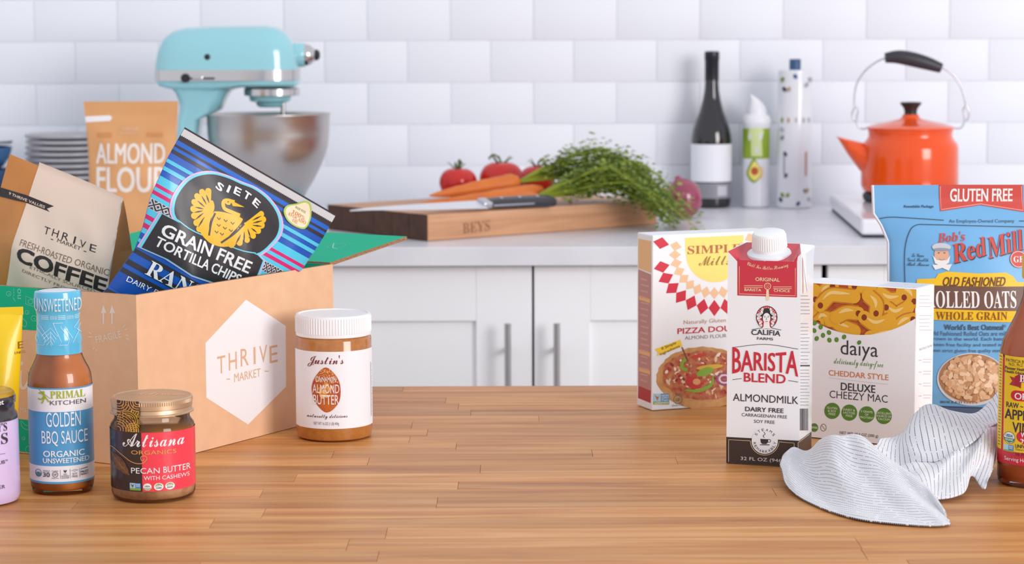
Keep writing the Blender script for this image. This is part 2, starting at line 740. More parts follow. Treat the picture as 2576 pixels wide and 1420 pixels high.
# ------------------------------------------------------------------ cardboard box
M_KRAFT = mat('kraft_board', '#eabf9b', .75, noise=(55., '#e2b48e', .3), bump=(400, .08, .0004))
M_GREEN = mat('green_print', '#15b48c', .7, spec=.2)
M_CORR = mat('corrugated_edge', '#b98b66', .9, noise=(900., '#7d5a3e', .1))
INK_W = ink('#efeef2')
INK_PALE = mat('ink_white_on_kraft', '#ecdccf', .6)
LANG = math.atan2(.479, -.877)             # left wall runs this way from the near corner
box = thing('cardboard_box', 'open kraft cardboard shipping box with green inside and white hexagon print', 'box',
            (-.3707, 2.1794, TOP + .0005), math.atan2(.862, .507))
# local: +x along the hexagon wall, +y along the left wall (towards back left), near corner at the origin
BL, BW, BH, BT = .337, .37, .1725, .004


def panel(name, x0, x1, y0, y1, z0, z1, inner):
    b = bx(x0, x1, y0, y1, z0, z1)
    ax, sg = inner
    b.faces.ensure_lookup_table()
    bmesh.ops.recalc_face_normals(b, faces=b.faces[:])
    for f in b.faces:
        n = f.normal
        if n[ax] * sg > .9:
            f.material_index = 1
        elif abs(n.z) > .9 and ax != 2:
            f.material_index = 2
    return obj(name, b, [M_KRAFT, M_GREEN, M_CORR], box)


panel('long_wall', 0, BL, 0, BT, 0, BH, (1, 1))
panel('end_wall', 0, BT, BT, BW, 0, BH, (0, 1))
panel('long_wall', 0, BL, BW - BT, BW, 0, BH, (1, -1))
panel('end_wall', BL - BT, BL, BT, BW - BT, 0, BH, (0, -1))
panel('floor_panel', BT, BL - BT, BT, BW - BT, 0, BT, (2, 1))
fl = bx(0, .158, 0.002, BW - .004, 0, BT)
bmesh.ops.recalc_face_normals(fl, faces=fl.faces[:])
for f in fl.faces:
    f.material_index = 1 if f.normal.z > .9 else (0 if f.normal.z < -.9 else 2)
flap = obj('flap', fl, [M_KRAFT, M_GREEN, M_CORR], box, loc=(BL - .002, 0, BH - .002), rot=(0, rad(-6), 0))
S = Sheet(flap, lambda u, v, h: (u, v, BT + h), lambda x, y: (x, y))
for k in (.085, .1):
    S.ring(k, .052, .004 if k == .1 else .012, .010, .0007, ink('#5cc7ad'), 0, 'printed_doodle')
S.stroke([(.07, .04), (.075, .05), (.09, .06), (.1, .066)], .0012, ink('#8fd8c6'), 0, 'printed_doodle', smooth=4)
S.done()

# print on the hexagon wall (local plane y = 0, facing -y)
A = rectify([(342, 745), (840, 666), (842, 1050), (352, 1178)], BL, BH)
S = Sheet(box, lambda u, v, h: (u + BL / 2, -h, v), A)
S.poly([(620, 756), (720, 822), (720, 975), (624, 1070), (519, 1003), (517, 866)], INK_W, 0, 'printed_hexagon')
for ch, x, y, h in (('T', 557, 920, 44), ('H', 586, 911, 44), ('R', 616, 901, 44), ('I', 641, 897, 43), ('V', 663, 893, 43), ('E', 689, 893, 43)):
    S.text(ch, x, y, 5 if ch == 'I' else 20, h, ink('#dcb18d'), 'sr' if ch != 'I' else '', 1)
S.text('MARKET', 623, 946, 66, 21, ink('#dcb18d'), 'sr', 1)
S.rect(570, 955, 579, 957.5, ink('#dcb18d'), 1)
S.rect(666, 935, 676, 937.5, ink('#dcb18d'), 1)
S.done()
# print on the end wall (local plane x = 0, facing -x); the drawing's left is the far end of the wall
A = rectify([(-354.2, 698), (342.2, 744.7), (351.9, 1178), (-339.6, 1099.8)], BW, BH)
S = Sheet(box, lambda u, v, h: (-h, BW / 2 - u, v), A)
for x in (258, 280):
    S.poly([(x, 769), (x + 9, 791), (x + 2.5, 789), (x + 2, 818), (x - 1.5, 818), (x - 1.5, 789), (x - 7, 793)], INK_PALE, 0, 'printed_arrow')
S.text('FRAGILE', 271, 850, 68, 17, INK_PALE, 'sr', 0, rot=rad(14))
for a, b in (((220, 838), (227, 843)), ((218, 850), (229, 850)), ((230, 882), (236, 876)), ((240, 886), (240, 880)),
             ((309, 826), (314, 820)), ((314, 832), (320, 829)), ((315, 845), (323, 847)), ((317, 853), (325, 857))):
    S.stroke([a, b], 2, INK_PALE, 0, 'printed_dash')
S.poly([(-129, 714), (140, 731), (142, 838), (-126, 822)], M_GREEN, 0, 'printed_green_band')
S.poly([(-120, 1042), (150, 1069), (152, 1152), (-117, 1122)], M_GREEN, 0, 'printed_green_band')
D = ink('#7ad3bd')
S.stroke([(58, 748), (80, 757), (80, 775), (58, 768)], 1.2, D, 1, 'printed_doodle', True)
S.ring(70, 762, 6, 6, 1.2, D, 1, 'printed_doodle', 14)
S.stroke([(80, 757), (88, 752), (88, 768), (80, 775)], 1.2, D, 1, 'printed_doodle')
for x, y, r in ((61, 789, 5), (79, 804, 7), (14, 742, 6), (10, 790, 9), (30, 800, 5), (70, 1117, 5), (52, 1107, 4), (20, 1090, 7), (66, 1135, 9), (-30, 760, 9), (-60, 790, 7), (120, 770, 9)):
    S.ring(x, y, r, r, 1.2, D, 1, 'printed_doodle', 14)
    S.oval(x + 1, y + 1, 1.5, 1.5, D, 1, 'printed_doodle', 8)
S.stroke([(44, 805), (47, 818), (56, 826), (60, 815), (52, 806)], 1.2, D, 1, 'printed_doodle', True, smooth=3)
S.stroke([(45, 1062), (60, 1075), (75, 1066), (70, 1085), (50, 1080)], 1.2, D, 1, 'printed_doodle', True, smooth=3)
S.text('no', 41, 742, 20, 12, D, 'sr', 1, rot=rad(90))
S.text('free', 27, 745, 26, 9, D, 's', 1, rot=rad(90))
S.stroke([(44, 935), (43, 965), (48, 980), (58, 975), (66, 955), (66, 938), (66, 975), (72, 980)], 8, INK_PALE, 0, 'printed_lettering', smooth=4)
S.oval(46, 918, 5, 5, INK_PALE, 0, 'printed_lettering', 12)
S.oval(24, 930, 5, 5, INK_PALE, 0, 'printed_lettering', 12)
S.stroke([(24, 948), (24, 975), (32, 982)], 8, INK_PALE, 0, 'printed_lettering', smooth=4)
S.text('MARK', 60, 1037, 34, 13, INK_PALE, 'sr', 0)
S.done()

# ------------------------------------------------------------------ jar of cinnamon almond butter
G_CLEAR = clear_glass('clear_jar')


def jar_butter():
    t = thing('almond_butter_jar', 'white-capped jar of cinnamon almond butter standing beside the cardboard box', 'jar',
              (-.1905, 2.351, TOP + .0005), rad(4))
    r = .0406
    obj('jar_body', lathe([(0, 0), (.036, 0), (.0395, .002), (r, .007), (r, .1065), (.0395, .1085), (.037, .1105), (.036, .1115)]),
        mat('almond_butter_jar', '#a9672c', .12, spec=.6, coat=.4, noise=(140., '#b8793c', .2)), t, smooth=35)
    M_CAP = mat('white_cap', '#f0f1f6', .4)
    obj('lid', lathe([(.0385, .1095), (.0398, .1103), (.0398, .131), (.0392, .1325), (.037, .1328), (.036, .1318), (0, .1314)], 72), M_CAP, t, smooth=35)
    rb = bmesh.new()
    for i in range(84):
        a = 2 * PI * i / 84
        m = Matrix.Rotation(a, 3, 'Z')
        o = len(rb.verts)
        vs = [rb.verts.new(m @ Vector(p)) for p in ((.0397, -.0007, .1135), (.0397, .0007, .1135), (.0405, 0, .114),
                                                     (.0397, -.0007, .1305), (.0397, .0007, .1305), (.0405, 0, .130))]
        for f in ((0, 2, 5, 3), (2, 1, 4, 5), (0, 1, 2), (3, 5, 4)):
            rb.faces.new([vs[k] for k in f])
    obj('grip_ribs', rb, M_CAP, t)
    band(r, .0145, .0965, mat('paper_label', '#eef0f8', .5), t, 'paper_label')
    A = lambda x, y: ((x - 840) * .000425, .0145 + (1108 - y) * .000375)
    S = Sheet(t, on_cylinder(r), A, du=.003, lift=.0004)
    RED = ink('#7c1f27')
    S.text('Justin\'s', 821, 916, 88, 34, RED, 's', 1)
    # the almond
    pts = catmull([(822, 933), (848, 960), (857, 995), (851, 1035), (823, 1061), (796, 1035), (786, 995), (797, 958)], 5, True)
    S.poly([tuple(p) for p in pts], mat('almond_print', '#a83624', .5, noise=(160., '#c8702c', .2)), 1, 'printed_almond')
    rd = random.Random(2)
    gl = [mat('cinnamon_print_%d' % i, c, .5) for i, c in enumerate(('#d98a3a', '#e8b266', '#b3541f', '#f1cf98'))]
    for i in range(210):
        y = rd.uniform(938, 978)
        w = 30 * math.sqrt(max(0, (y - 934) / 45))
        S.oval(822 + rd.uniform(-w, w), y, 1.3, 1.3, gl[i % 4], 2, 'printed_cinnamon', 5)
    for i in range(26):
        S.oval(822 + rd.gauss(0, 9), 996 + rd.gauss(0, 10), 4, 6, gl[i % 2], 2, 'printed_glow', 7, rd.random() * 3)
    S.text('CINNAMON', 821, 967, 50, 15, INK_W, '', 3)
    S.text('ALMOND', 821, 994, 65, 25, INK_W, '', 3)
    S.text('BUTTER', 821, 1025, 62, 27, INK_W, '', 3)
    S.text('naturally delicious', 823, 1074, 100, 14, ink('#5d2024'), 's', 1)
    S.text('NET WT 16 OZ (1 LB) 454g', 821, 1094, 62, 11, ink('#77737c'), '', 1)
    K = ink('#8a8790')
    for i in range(46):
        S.rect(930.5, 930 + i * 3.4, 932 + (i * 7 % 5) * .3, 931.6 + i * 3.4, K, 1, 'printed_small_text')
    S.done()


jar_butter()

# ------------------------------------------------------------------ barbecue sauce bottle
def bbq():
    t = thing('sauce_bottle', 'glass bottle of golden barbecue sauce with a blue shrink-sealed neck', 'bottle',
              (-.4259, 2.0722, TOP + .0005), rad(11.6))
    P_ = [(.0250, 0), (.0280, .0015), (.0292, .006), (.0298, .012), (.0298, .104), (.0290, .112), (.0272, .117), (.0245, .122),
          (.0222, .127), (.0207, .132), (.0197, .150), (.0189, .168), (.0175, .172)]
    obj('sauce', lathe([(0, .0035), (.025, .0035), (.0282, .0065), (.0290, .012), (.0290, .104), (.0277, .112), (.0259, .117), (.0232, .122), (.0205, .128), (.0190, .135), (0, .135)]),
        mat('barbecue_sauce', '#b8622a', .3, noise=(22., '#d08440', .25)), t, smooth=50)
    obj('glass', lathe([(0, 0)] + P_ + [(0, .172)]), G_CLEAR, t, smooth=40)
    rr = prof(P_)
    M_BL = mat('label_blue', '#4d97cf', .32, noise=(14., '#5aa9d8', .25))
    M_WH = mat('label_white', '#eceaf0', .4)
    for z0, z1, m in ((.0115, .0135, M_BL), (.0135, .0283, M_WH), (.0283, .0795, M_BL), (.0795, .1003, M_WH), (.1003, .1018, mat('label_edge_blue', '#5f9fd0', .4))):
        band(rr, z0, z1, m, t, 'label_band', -160, 160, lift=.0003)
    # shrink seal
    M_SEAL = mat('shrink_seal', '#4db2de', .16, spec=.6, coat=.5, noise=(30., '#5cbfe6', .3))
    SP = [(.0214, .1315), (.0212, .140), (.0217, .146), (.0206, .150), (.0199, .158), (.0199, .168), (.0205, .172), (.0217, .1755),
          (.0220, .180), (.0219, .187), (.0212, .1895), (.0185, .1905)]
    obj('shrink_seal', lathe(SP, cap=False), M_SEAL, t, smooth=50)
    obj('cap_disc', lathe([(.0186, .1898), (.0165, .1903), (0, .1903)], cap=False), mat('cap_top_white', '#e6e6ee', .4), t, smooth=40)
    sag = 12
    A = lambda x, y: ((x - 157) * .000374, .1012 - (y - sag - 968) * .00038)
    S = Sheet(t, on_cylinder(rr), A, du=.003, dv=.004, lift=.0006)
    GR_, GY, W = ink('#a2b326'), ink('#56545c'), ink('#e9f1f7')
    S.text('PRIMAL', 175, 994, 84, 19, GR_, 'b')
    S.text('KITCHEN', 175, 1014, 86, 11, GY)
    for st, w in (([(106, 991), (112, 990), (118, 996), (122, 1002)], 4), ([(104, 1004), (112, 1006), (118, 998)], 3), ([(118, 1000), (116, 1010), (112, 1016)], 3), ([(120, 1000), (126, 1006), (130, 1012)], 3)):
        S.stroke(st, w, GR_, 2, 'printed_figure', smooth=3)
    S.oval(117, 988, 3, 3, GR_, 2, 'printed_figure', 10)
    S.stroke([(106, 982), (132, 1003)], .9, GY, 2, 'printed_figure')
    S.text('GOLDEN', 163, 1056, 82, 36, W)
    S.text('BBQ SAUCE', 165, 1103, 110, 38, W)
    S.text('ORGANIC', 162, 1141, 98, 15, W, 'sb')
    S.text('UNSWEETENED', 167, 1158, 110, 12, W, 'sb')
    k = ink('#4b4954')
    S.ring(100, 1190, 7, 9, 1.2, k, 2, 'printed_badge', 20)
    S.oval(100, 1193, 6, 6, ink('#4a8a8f'), 2, 'printed_badge', 16)
    S.text('WHOLE', 119, 1184, 16, 5, k)
    S.text('30', 119, 1193, 16, 11, k, 'sb')
    S.text('Certified', 140, 1183, 15, 3.6, k)
    S.ring(140, 1192, 6.5, 6.5, 1.2, k, 2, 'printed_badge', 20)
    S.text('GF', 140, 1192, 7, 5, k, 'sb')
    S.text('Gluten-Free', 140, 1201, 17, 3.2, k)
    S.poly([(164, 1189), (160, 1184), (161, 1181), (164, 1183), (167, 1181), (168, 1184)], k, 2, 'printed_heart')
    S.text('NO', 164, 1192, 8, 4, k)
    S.text('ADDED', 164, 1196.5, 19, 4, k)
    S.text('SUGAR', 164, 1201, 18, 4, k)
    S.stroke([(178, 1184), (187, 1182), (196, 1184), (187, 1186)], 1, k, 2, 'printed_badge', True)
    S.text('SOY', 187, 1192.5, 12, 5, k)
    S.text('FREE', 187, 1199, 14, 5, k)
    S.stroke([(201, 1183), (218, 1181)], 1.6, k, 2, 'printed_badge')
    S.text('PALEO', 210, 1190, 18, 5.5, k, 'sb')
    S.text('FRIENDLY', 210, 1196.5, 18, 4, k, 'sb')
    for x in (152, 175.5, 198.5):
        S.rect(x, 1180, x + .7, 1203, k)
    S.done()
    # white drawing on the seal
    sr = prof(SP)
    A = lambda x, y: ((x - 147) * .000374, .1315 + (888 + 9 - y) * .000376)
    S = Sheet(t, on_cylinder(sr), A, du=.002, dv=.0025, lift=.0004)
    W = ink('#d9effa')
    S.text('UNSWEETENED', 147, 772, 113, 33, W)
    for x0 in (106, 146, 186):
        for dy in (0, 4, 8):
            S.rect(x0, 798.5 + dy, x0 + 18, 799.8 + dy, W)
        for i in range(6):
            S.rect(x0 + 22 + i * 2.8, 799, x0 + 23 + i * 2.8, 808.5, W)
    for x0 in (128,):
        for k in range(4):
            S.stroke([(x0 - 22 + k * 4, 850 + k * 7), (x0, 829 + k * 10), (x0 + 17 - k * 4, 850 + k * 7)], 1.1, W)
        S.rect(x0 - .6, 838, x0 + .6, 874, W)
    for x0, sg in ((160, 1), (103, 1)):
        S.stroke([(x0 - 26 * sg, 817), (x0 - 2, 817), (x0 - 8, 827), (x0 + 12, 858), (x0 + 8, 872), (x0 - 14, 872), (x0 - 7, 864), (x0 - 26, 817)], 1.1, W, closed=True)
        S.stroke([(x0 + 2, 826), (x0 + 20, 856)], 1.1, W)
    S.stroke([(198, 812), (184, 830), (196, 838), (180, 868), (196, 866)], 1.1, W)
    S.stroke([(203, 820), (192, 836), (203, 846)], 1.1, W)
    S.done()


bbq()

# ------------------------------------------------------------------ pecan butter jar
def pecan():
    t = thing('pecan_butter_jar', 'squat glass jar of pecan butter with a gold metal lid and black and red label', 'jar',
              (-.3354, 2.0453, TOP + .0005), rad(9.3))
    P_ = [(.034, 0), (.0376, .002), (.0388, .006), (.039, .012), (.039, .066), (.0384, .0695), (.0362, .0725), (.0348, .075), (.0348, .080)]
    obj('nut_butter', lathe([(0, .0022), (.034, .0022), (.0372, .0045), (.0384, .009), (.0384, .0635), (.0368, .0665), (0, .0675)]),
        mat('pecan_butter', '#d0a37c', .5, noise=(160., '#b98660', .18)), t, smooth=50)
    obj('oil_layer', lathe([(.0386, .064), (.0386, .0672), (.037, .0685), (0, .0685)], cap=False), mat('nut_oil', '#9c6420', .15), t, smooth=50)
    obj('glass', lathe([(0, 0)] + P_ + [(0, .080)]), G_CLEAR, t, smooth=40)
    M_LID = mat('lid_gold', '#cfae8c', .38, .85, noise=(8., '#d6bda4', .3))
    obj('metal_lid', lathe([(.0362, .0795), (.0386, .0800), (.0386, .0808), (.0372, .0818), (.0368, .0850), (.0374, .0858), (.0374, .0935), (.0366, .0948), (.0352, .0950), (.0345, .0944), (0, .0944)], 72), M_LID, t, smooth=30)
    kb = bmesh.new()
    for i in range(110):
        m = Matrix.Rotation(2 * PI * i / 110, 3, 'Z')
        vs = [kb.verts.new(m @ Vector(p)) for p in ((.0373, -.0006, .0895), (.0373, .0006, .0895), (.0378, 0, .090), (.0373, -.0006, .0932), (.0373, .0006, .0932), (.0378, 0, .0928))]
        for f in ((0, 2, 5, 3), (2, 1, 4, 5), (0, 1, 2), (3, 5, 4)):
            kb.faces.new([vs[k] for k in f])
    obj('knurling', kb, M_LID, t)
    S = Sheet(t, lambda u, v, h: (u, v, .0944 + h), lambda x, y: (x, y))
    S.text('Artisana', .008, .009, .05, .016, mat('embossed', '#e8dccf', .3, .6), 's', 0, rot=rad(-14))
    S.done()
    rr = prof(P_)
    M_K, M_R = mat('label_black', '#33292b', .25, coat=.3), mat('label_red', '#ee4256', .3, coat=.3)
    aK = math.degrees(math.asin((359 - 386) / 105))
    band(rr, .0115, .0662, M_K, t, 'label_black_half', -165, aK, lift=.0004)
    band(rr, .0115, .0662, M_R, t, 'label_red_half', aK, 165, lift=.0004)
    sag = 15
    A = lambda x, y: ((x - 386) * .000371, .0667 - (y - sag - 1071) * .000376)
    S = Sheet(t, on_cylinder(rr), A, du=.003, dv=.004, lift=.0006)
    W, GO = ink('#f0eef2'), ink('#dba35a')
    S.text('Artisana', 388, 1106, 148, 34, W, 's')
    S.text('ORGANICS', 388, 1136, 108, 10, GO, 'sr')
    S.stroke([(279, 1132), (290, 1130), (310, 1143), (335, 1160), (358, 1163), (371, 1152), (367, 1144), (357, 1147), (359, 1156), (365, 1153)], 1.6, GO, 2, 'printed_curl', smooth=5)
    # pecan drawn in gold lines
    lf = [tuple(p) for p in catmull([(287, 1145), (305, 1148), (320, 1165), (329, 1193), (308, 1187), (292, 1172)], 4, True)]
    S.poly(lf, ink('#5d3d2c'), 2, 'printed_pecan')
    LC = ink('#a97945')
    S.stroke([(286, 1144), (305, 1168), (329, 1193)], 1, LC, 3, 'printed_pecan', smooth=4)
    for cx, cy in ((300, 1160), (312, 1170), (318, 1182), (304, 1175)):
        for r_ in (2.5, 5, 7.5):
            S.ring(cx, cy, r_, r_, .7, LC, 3, 'printed_pecan', 14)
    S.text('PECAN', 367, 1181, 68, 14, W, 'sr')
    S.text('BUTTER', 443, 1180, 66, 15, W, 'sr')
    S.text('WITH CASHEWS', 418, 1199, 110, 10, W, 'sr')
    S.rect(329, 1212, 342, 1225, ink('#9fd1ec'), 2, 'printed_badge')
    S.rect(342, 1212, 355, 1225, ink('#3b8fd0'), 2, 'printed_badge')
    S.rect(329, 1225, 355, 1230, ink('#86a83a'), 2, 'printed_badge')
    S.poly([(331, 1214), (336, 1224), (340, 1214), (337, 1217), (334, 1216)], ink('#8f4a1f'), 3, 'printed_badge')
    S.text('NON', 348.5, 1215, 10, 3.4, W, 'sb', 3)
    S.text('GMO', 348.5, 1219, 10, 3.4, W, 'sb', 3)
    for x, a, b in ((371, 'USDA', 'ORGANIC'), (398, 'CERTIFIED', 'CLEAN'), (425, 'CERTIFIED', 'RAW')):
        S.oval(x, 1221, 10 if x == 371 else 11.5, 9, ink('#f2f2f2'), 2, 'printed_badge')
        S.poly([(x - 9, 1220), (x - 6, 1215), (x, 1213), (x + 6, 1215), (x + 9, 1220)] if x != 371 else [(x - 9, 1223), (x + 9, 1223), (x + 6, 1228), (x, 1229.5), (x - 6, 1228)], ink('#76a238'), 3, 'printed_badge')
        S.text(a, x, 1219 if x == 371 else 1218, 12, 3.6, ink('#555566') if x == 371 else W, 'sb', 4)
        S.text(b, x, 1224 if x != 371 else 1225.5, 13, 4, ink('#333844') if x != 371 else W, 'sb', 4)
    S.done()
    # patterned seal strip from the lid down to the label
    A2 = lambda x, y: ((x - 386) * .000371, .0667 - (y - sag - 1071) * .000376)
    S = Sheet(t, on_cylinder(lambda z: .0381 if z < .0785 else .0388), A2, du=.003, dv=.003, lift=.0009, step=.00003,
              clip=(A2(303, 0)[0], A2(355, 0)[0], A2(0, 1086)[1], A2(0, 1010)[1]))
    S.rect(303, 1010, 355, 1086, mat('seal_brown', '#3c2c2c', .4), 0, 'seal_strip')
    G1, G2 = ink('#e2a45c'), ink('#d5a52a')
    for g, (cx, cy, n, st) in enumerate(((352, 1052, 6, 4.5), (334, 1032, 4, 5), (307, 1013, 6, 6), (352, 1012, 4, 5.5), (328, 1058, 5, 4.6), (305, 1082, 7, 6.2), (341, 1082, 4, 4.2))):
        S.oval(cx, cy, n * st + 1, n * st + 1, mat('seal_brown'), 1 + 2 * g, 'seal_disc', 30)
        for k in range(1, n + 1):
            S.ring(cx, cy, k * st, k * st, 1.7, G2 if cx > 325 and cy > 1025 else G1, 2 + 2 * g, 'printed_curl', 30)
    S.done()


pecan()

# ------------------------------------------------------------------ lavender jar at the left edge
def lavender():
    t = thing('scrub_jar', 'lavender jar with black shrink band and gold top cut by the left edge', 'jar', (-.4925, 2.0231, TOP + .0005), rad(13.6))
    P_ = [(.030, 0), (.0345, .0015), (.0365, .006), (.0368, .012), (.0366, .074), (.0350, .080)]
    obj('jar_body', lathe([(0, 0)] + P_ + [(.034, .083), (0, .083)]), mat('lavender_plastic', '#d9c4ef', .3, coat=.3), t, smooth=40)
    M_BK = mat('black_shrink_band', '#37333b', .2, coat=.5, bump=(120, .25, .0015))
    obj('shrink_band', lathe([(.0363, .0775), (.0358, .082), (.0338, .0845), (.0335, .091), (.0348, .0925), (.0350, .098), (.0335, .1005), (.031, .1018)], cap=False), M_BK, t, smooth=50)
    obj('lid', lathe([(.0345, .0985), (.0335, .1015), (.031, .1035), (.016, .1038), (.0155, .1030), (0, .1030)], cap=False), mat('gold_lid', '#c99a2a', .3, .3), t, smooth=40)
    obj('lid_hole', lathe([(.013, .1034), (0, .1034)], cap=False), mat('dark_hole', '#4a3413', .5), t)
    obj('hole_rim', lathe([(.0125, .1032), (.0135, .1042), (.0150, .1042), (.0156, .1032)], cap=False), mat('gold_rim', '#d9ab3c', .3, .3), t, smooth=60)
    A = lambda x, y: ((x + 50) * .000367, .0789 - (y - 16 - 1050) * .000372)
    S = Sheet(t, on_cylinder(.0368), A, du=.003, lift=.0002)
    K = ink('#3f3a47')
    S.text('Y\'S', 8, 1081, 24, 21, K, 'b')
    S.text('D', -13, 1110, 13, 26, K, 'b')
    S.text('S', 13, 1110, 16, 27, K, 'b')
    S.rect(-40, 1147, 14, 1148, K)
    S.text('UB', 5, 1168, 15, 9, K)
    S.text('™', 16, 1165, 6, 4, K)
    S.text('ER', 4, 1229, 14, 9, K)
    S.done()
    S = Sheet(t, on_cylinder(.0352), A, du=.003, lift=.0009)
    S.text('net', 2, 1021, 20, 10, INK_W, 'sb')
    for i in range(9):
        S.rect(36 + (i % 3) * 1.5, 1006 + i * 3, 40 + (i % 2) * 2, 1007.2 + i * 3, ink('#9b97a2'))
    S.done()


lavender()


def yellow_tube():
    t = thing('squeeze_tube', 'yellow squeeze tube with crimped top standing behind the lavender jar', 'tube', (-.5225, 2.20, TOP + .0005), rad(13.3))
    rings = []
    for k in range(15):
        s = k / 14
        z = .028 + s * .124
        hw = .0255 + .009 * s
        hd = .0225 * (1 - s) ** .75 + .0007
        ring = []
        for i in range(40):
            a = 2 * PI * i / 40
            e = 1 - .0 * s
            ring.append((hw * math.copysign(abs(math.cos(a)) ** e, math.cos(a)), hd * math.sin(a), z))
        rings.append(ring)
    M_Y = mat('yellow_plastic', '#f2cd06', .28, coat=.3)
    obj('tube_body', loft(rings), M_Y, t, smooth=60)
    obj('crimp', bx(-.0348, .0348, -.0009, .0009, .150, .158, .0004), M_Y, t)
    obj('cap', lathe([(0, 0), (.021, 0), (.0225, .002), (.0235, .026), (.021, .029), (0, .029)], 40), mat('yellow_cap', '#d9a813', .35), t, smooth=40)
    A = lambda x, y: ((x + 47) * .000398, .152 - (y - 757) * .000410)

    def f(u, v, h):
        s = (v - .028) / .124
        hw = .0255 + .009 * s
        hd = .0225 * max(0, 1 - s) ** .75 + .0007
        c = max(-1, min(1, u / hw))
        return (u, -hd * math.sqrt(max(0, 1 - c * c)) - h, v)
    S = Sheet(t, f, A, du=.003, dv=.004, lift=.0004)
    S.text('E', 32, 835, 13, 17, ink('#8a5d1e'))
    S.text('LNESS', 30, 853, 26, 6, ink('#8a5d1e'))
    S.rect(-20, 957, 12, 974, INK_W, 0, 'printed_panel')
    S.text('EL', 3, 966, 15, 12, ink('#3a3640'), 'sb')
    S.done()


yellow_tube()

# ------------------------------------------------------------------ pizza dough mix box
def carton(name, label, loc, rz, W, D, H, paper, bev=.0012):
    """upright carton: local x along the front, front face at y = 0, left front edge at the origin"""
    t = thing(name, label, 'box', loc, rz)
    obj('carton_body', bx(0, W, 0, D, 0, H, bev), paper, t)
    return t


M_PAPER = mat('coated_card', '#eef0f5', .35)


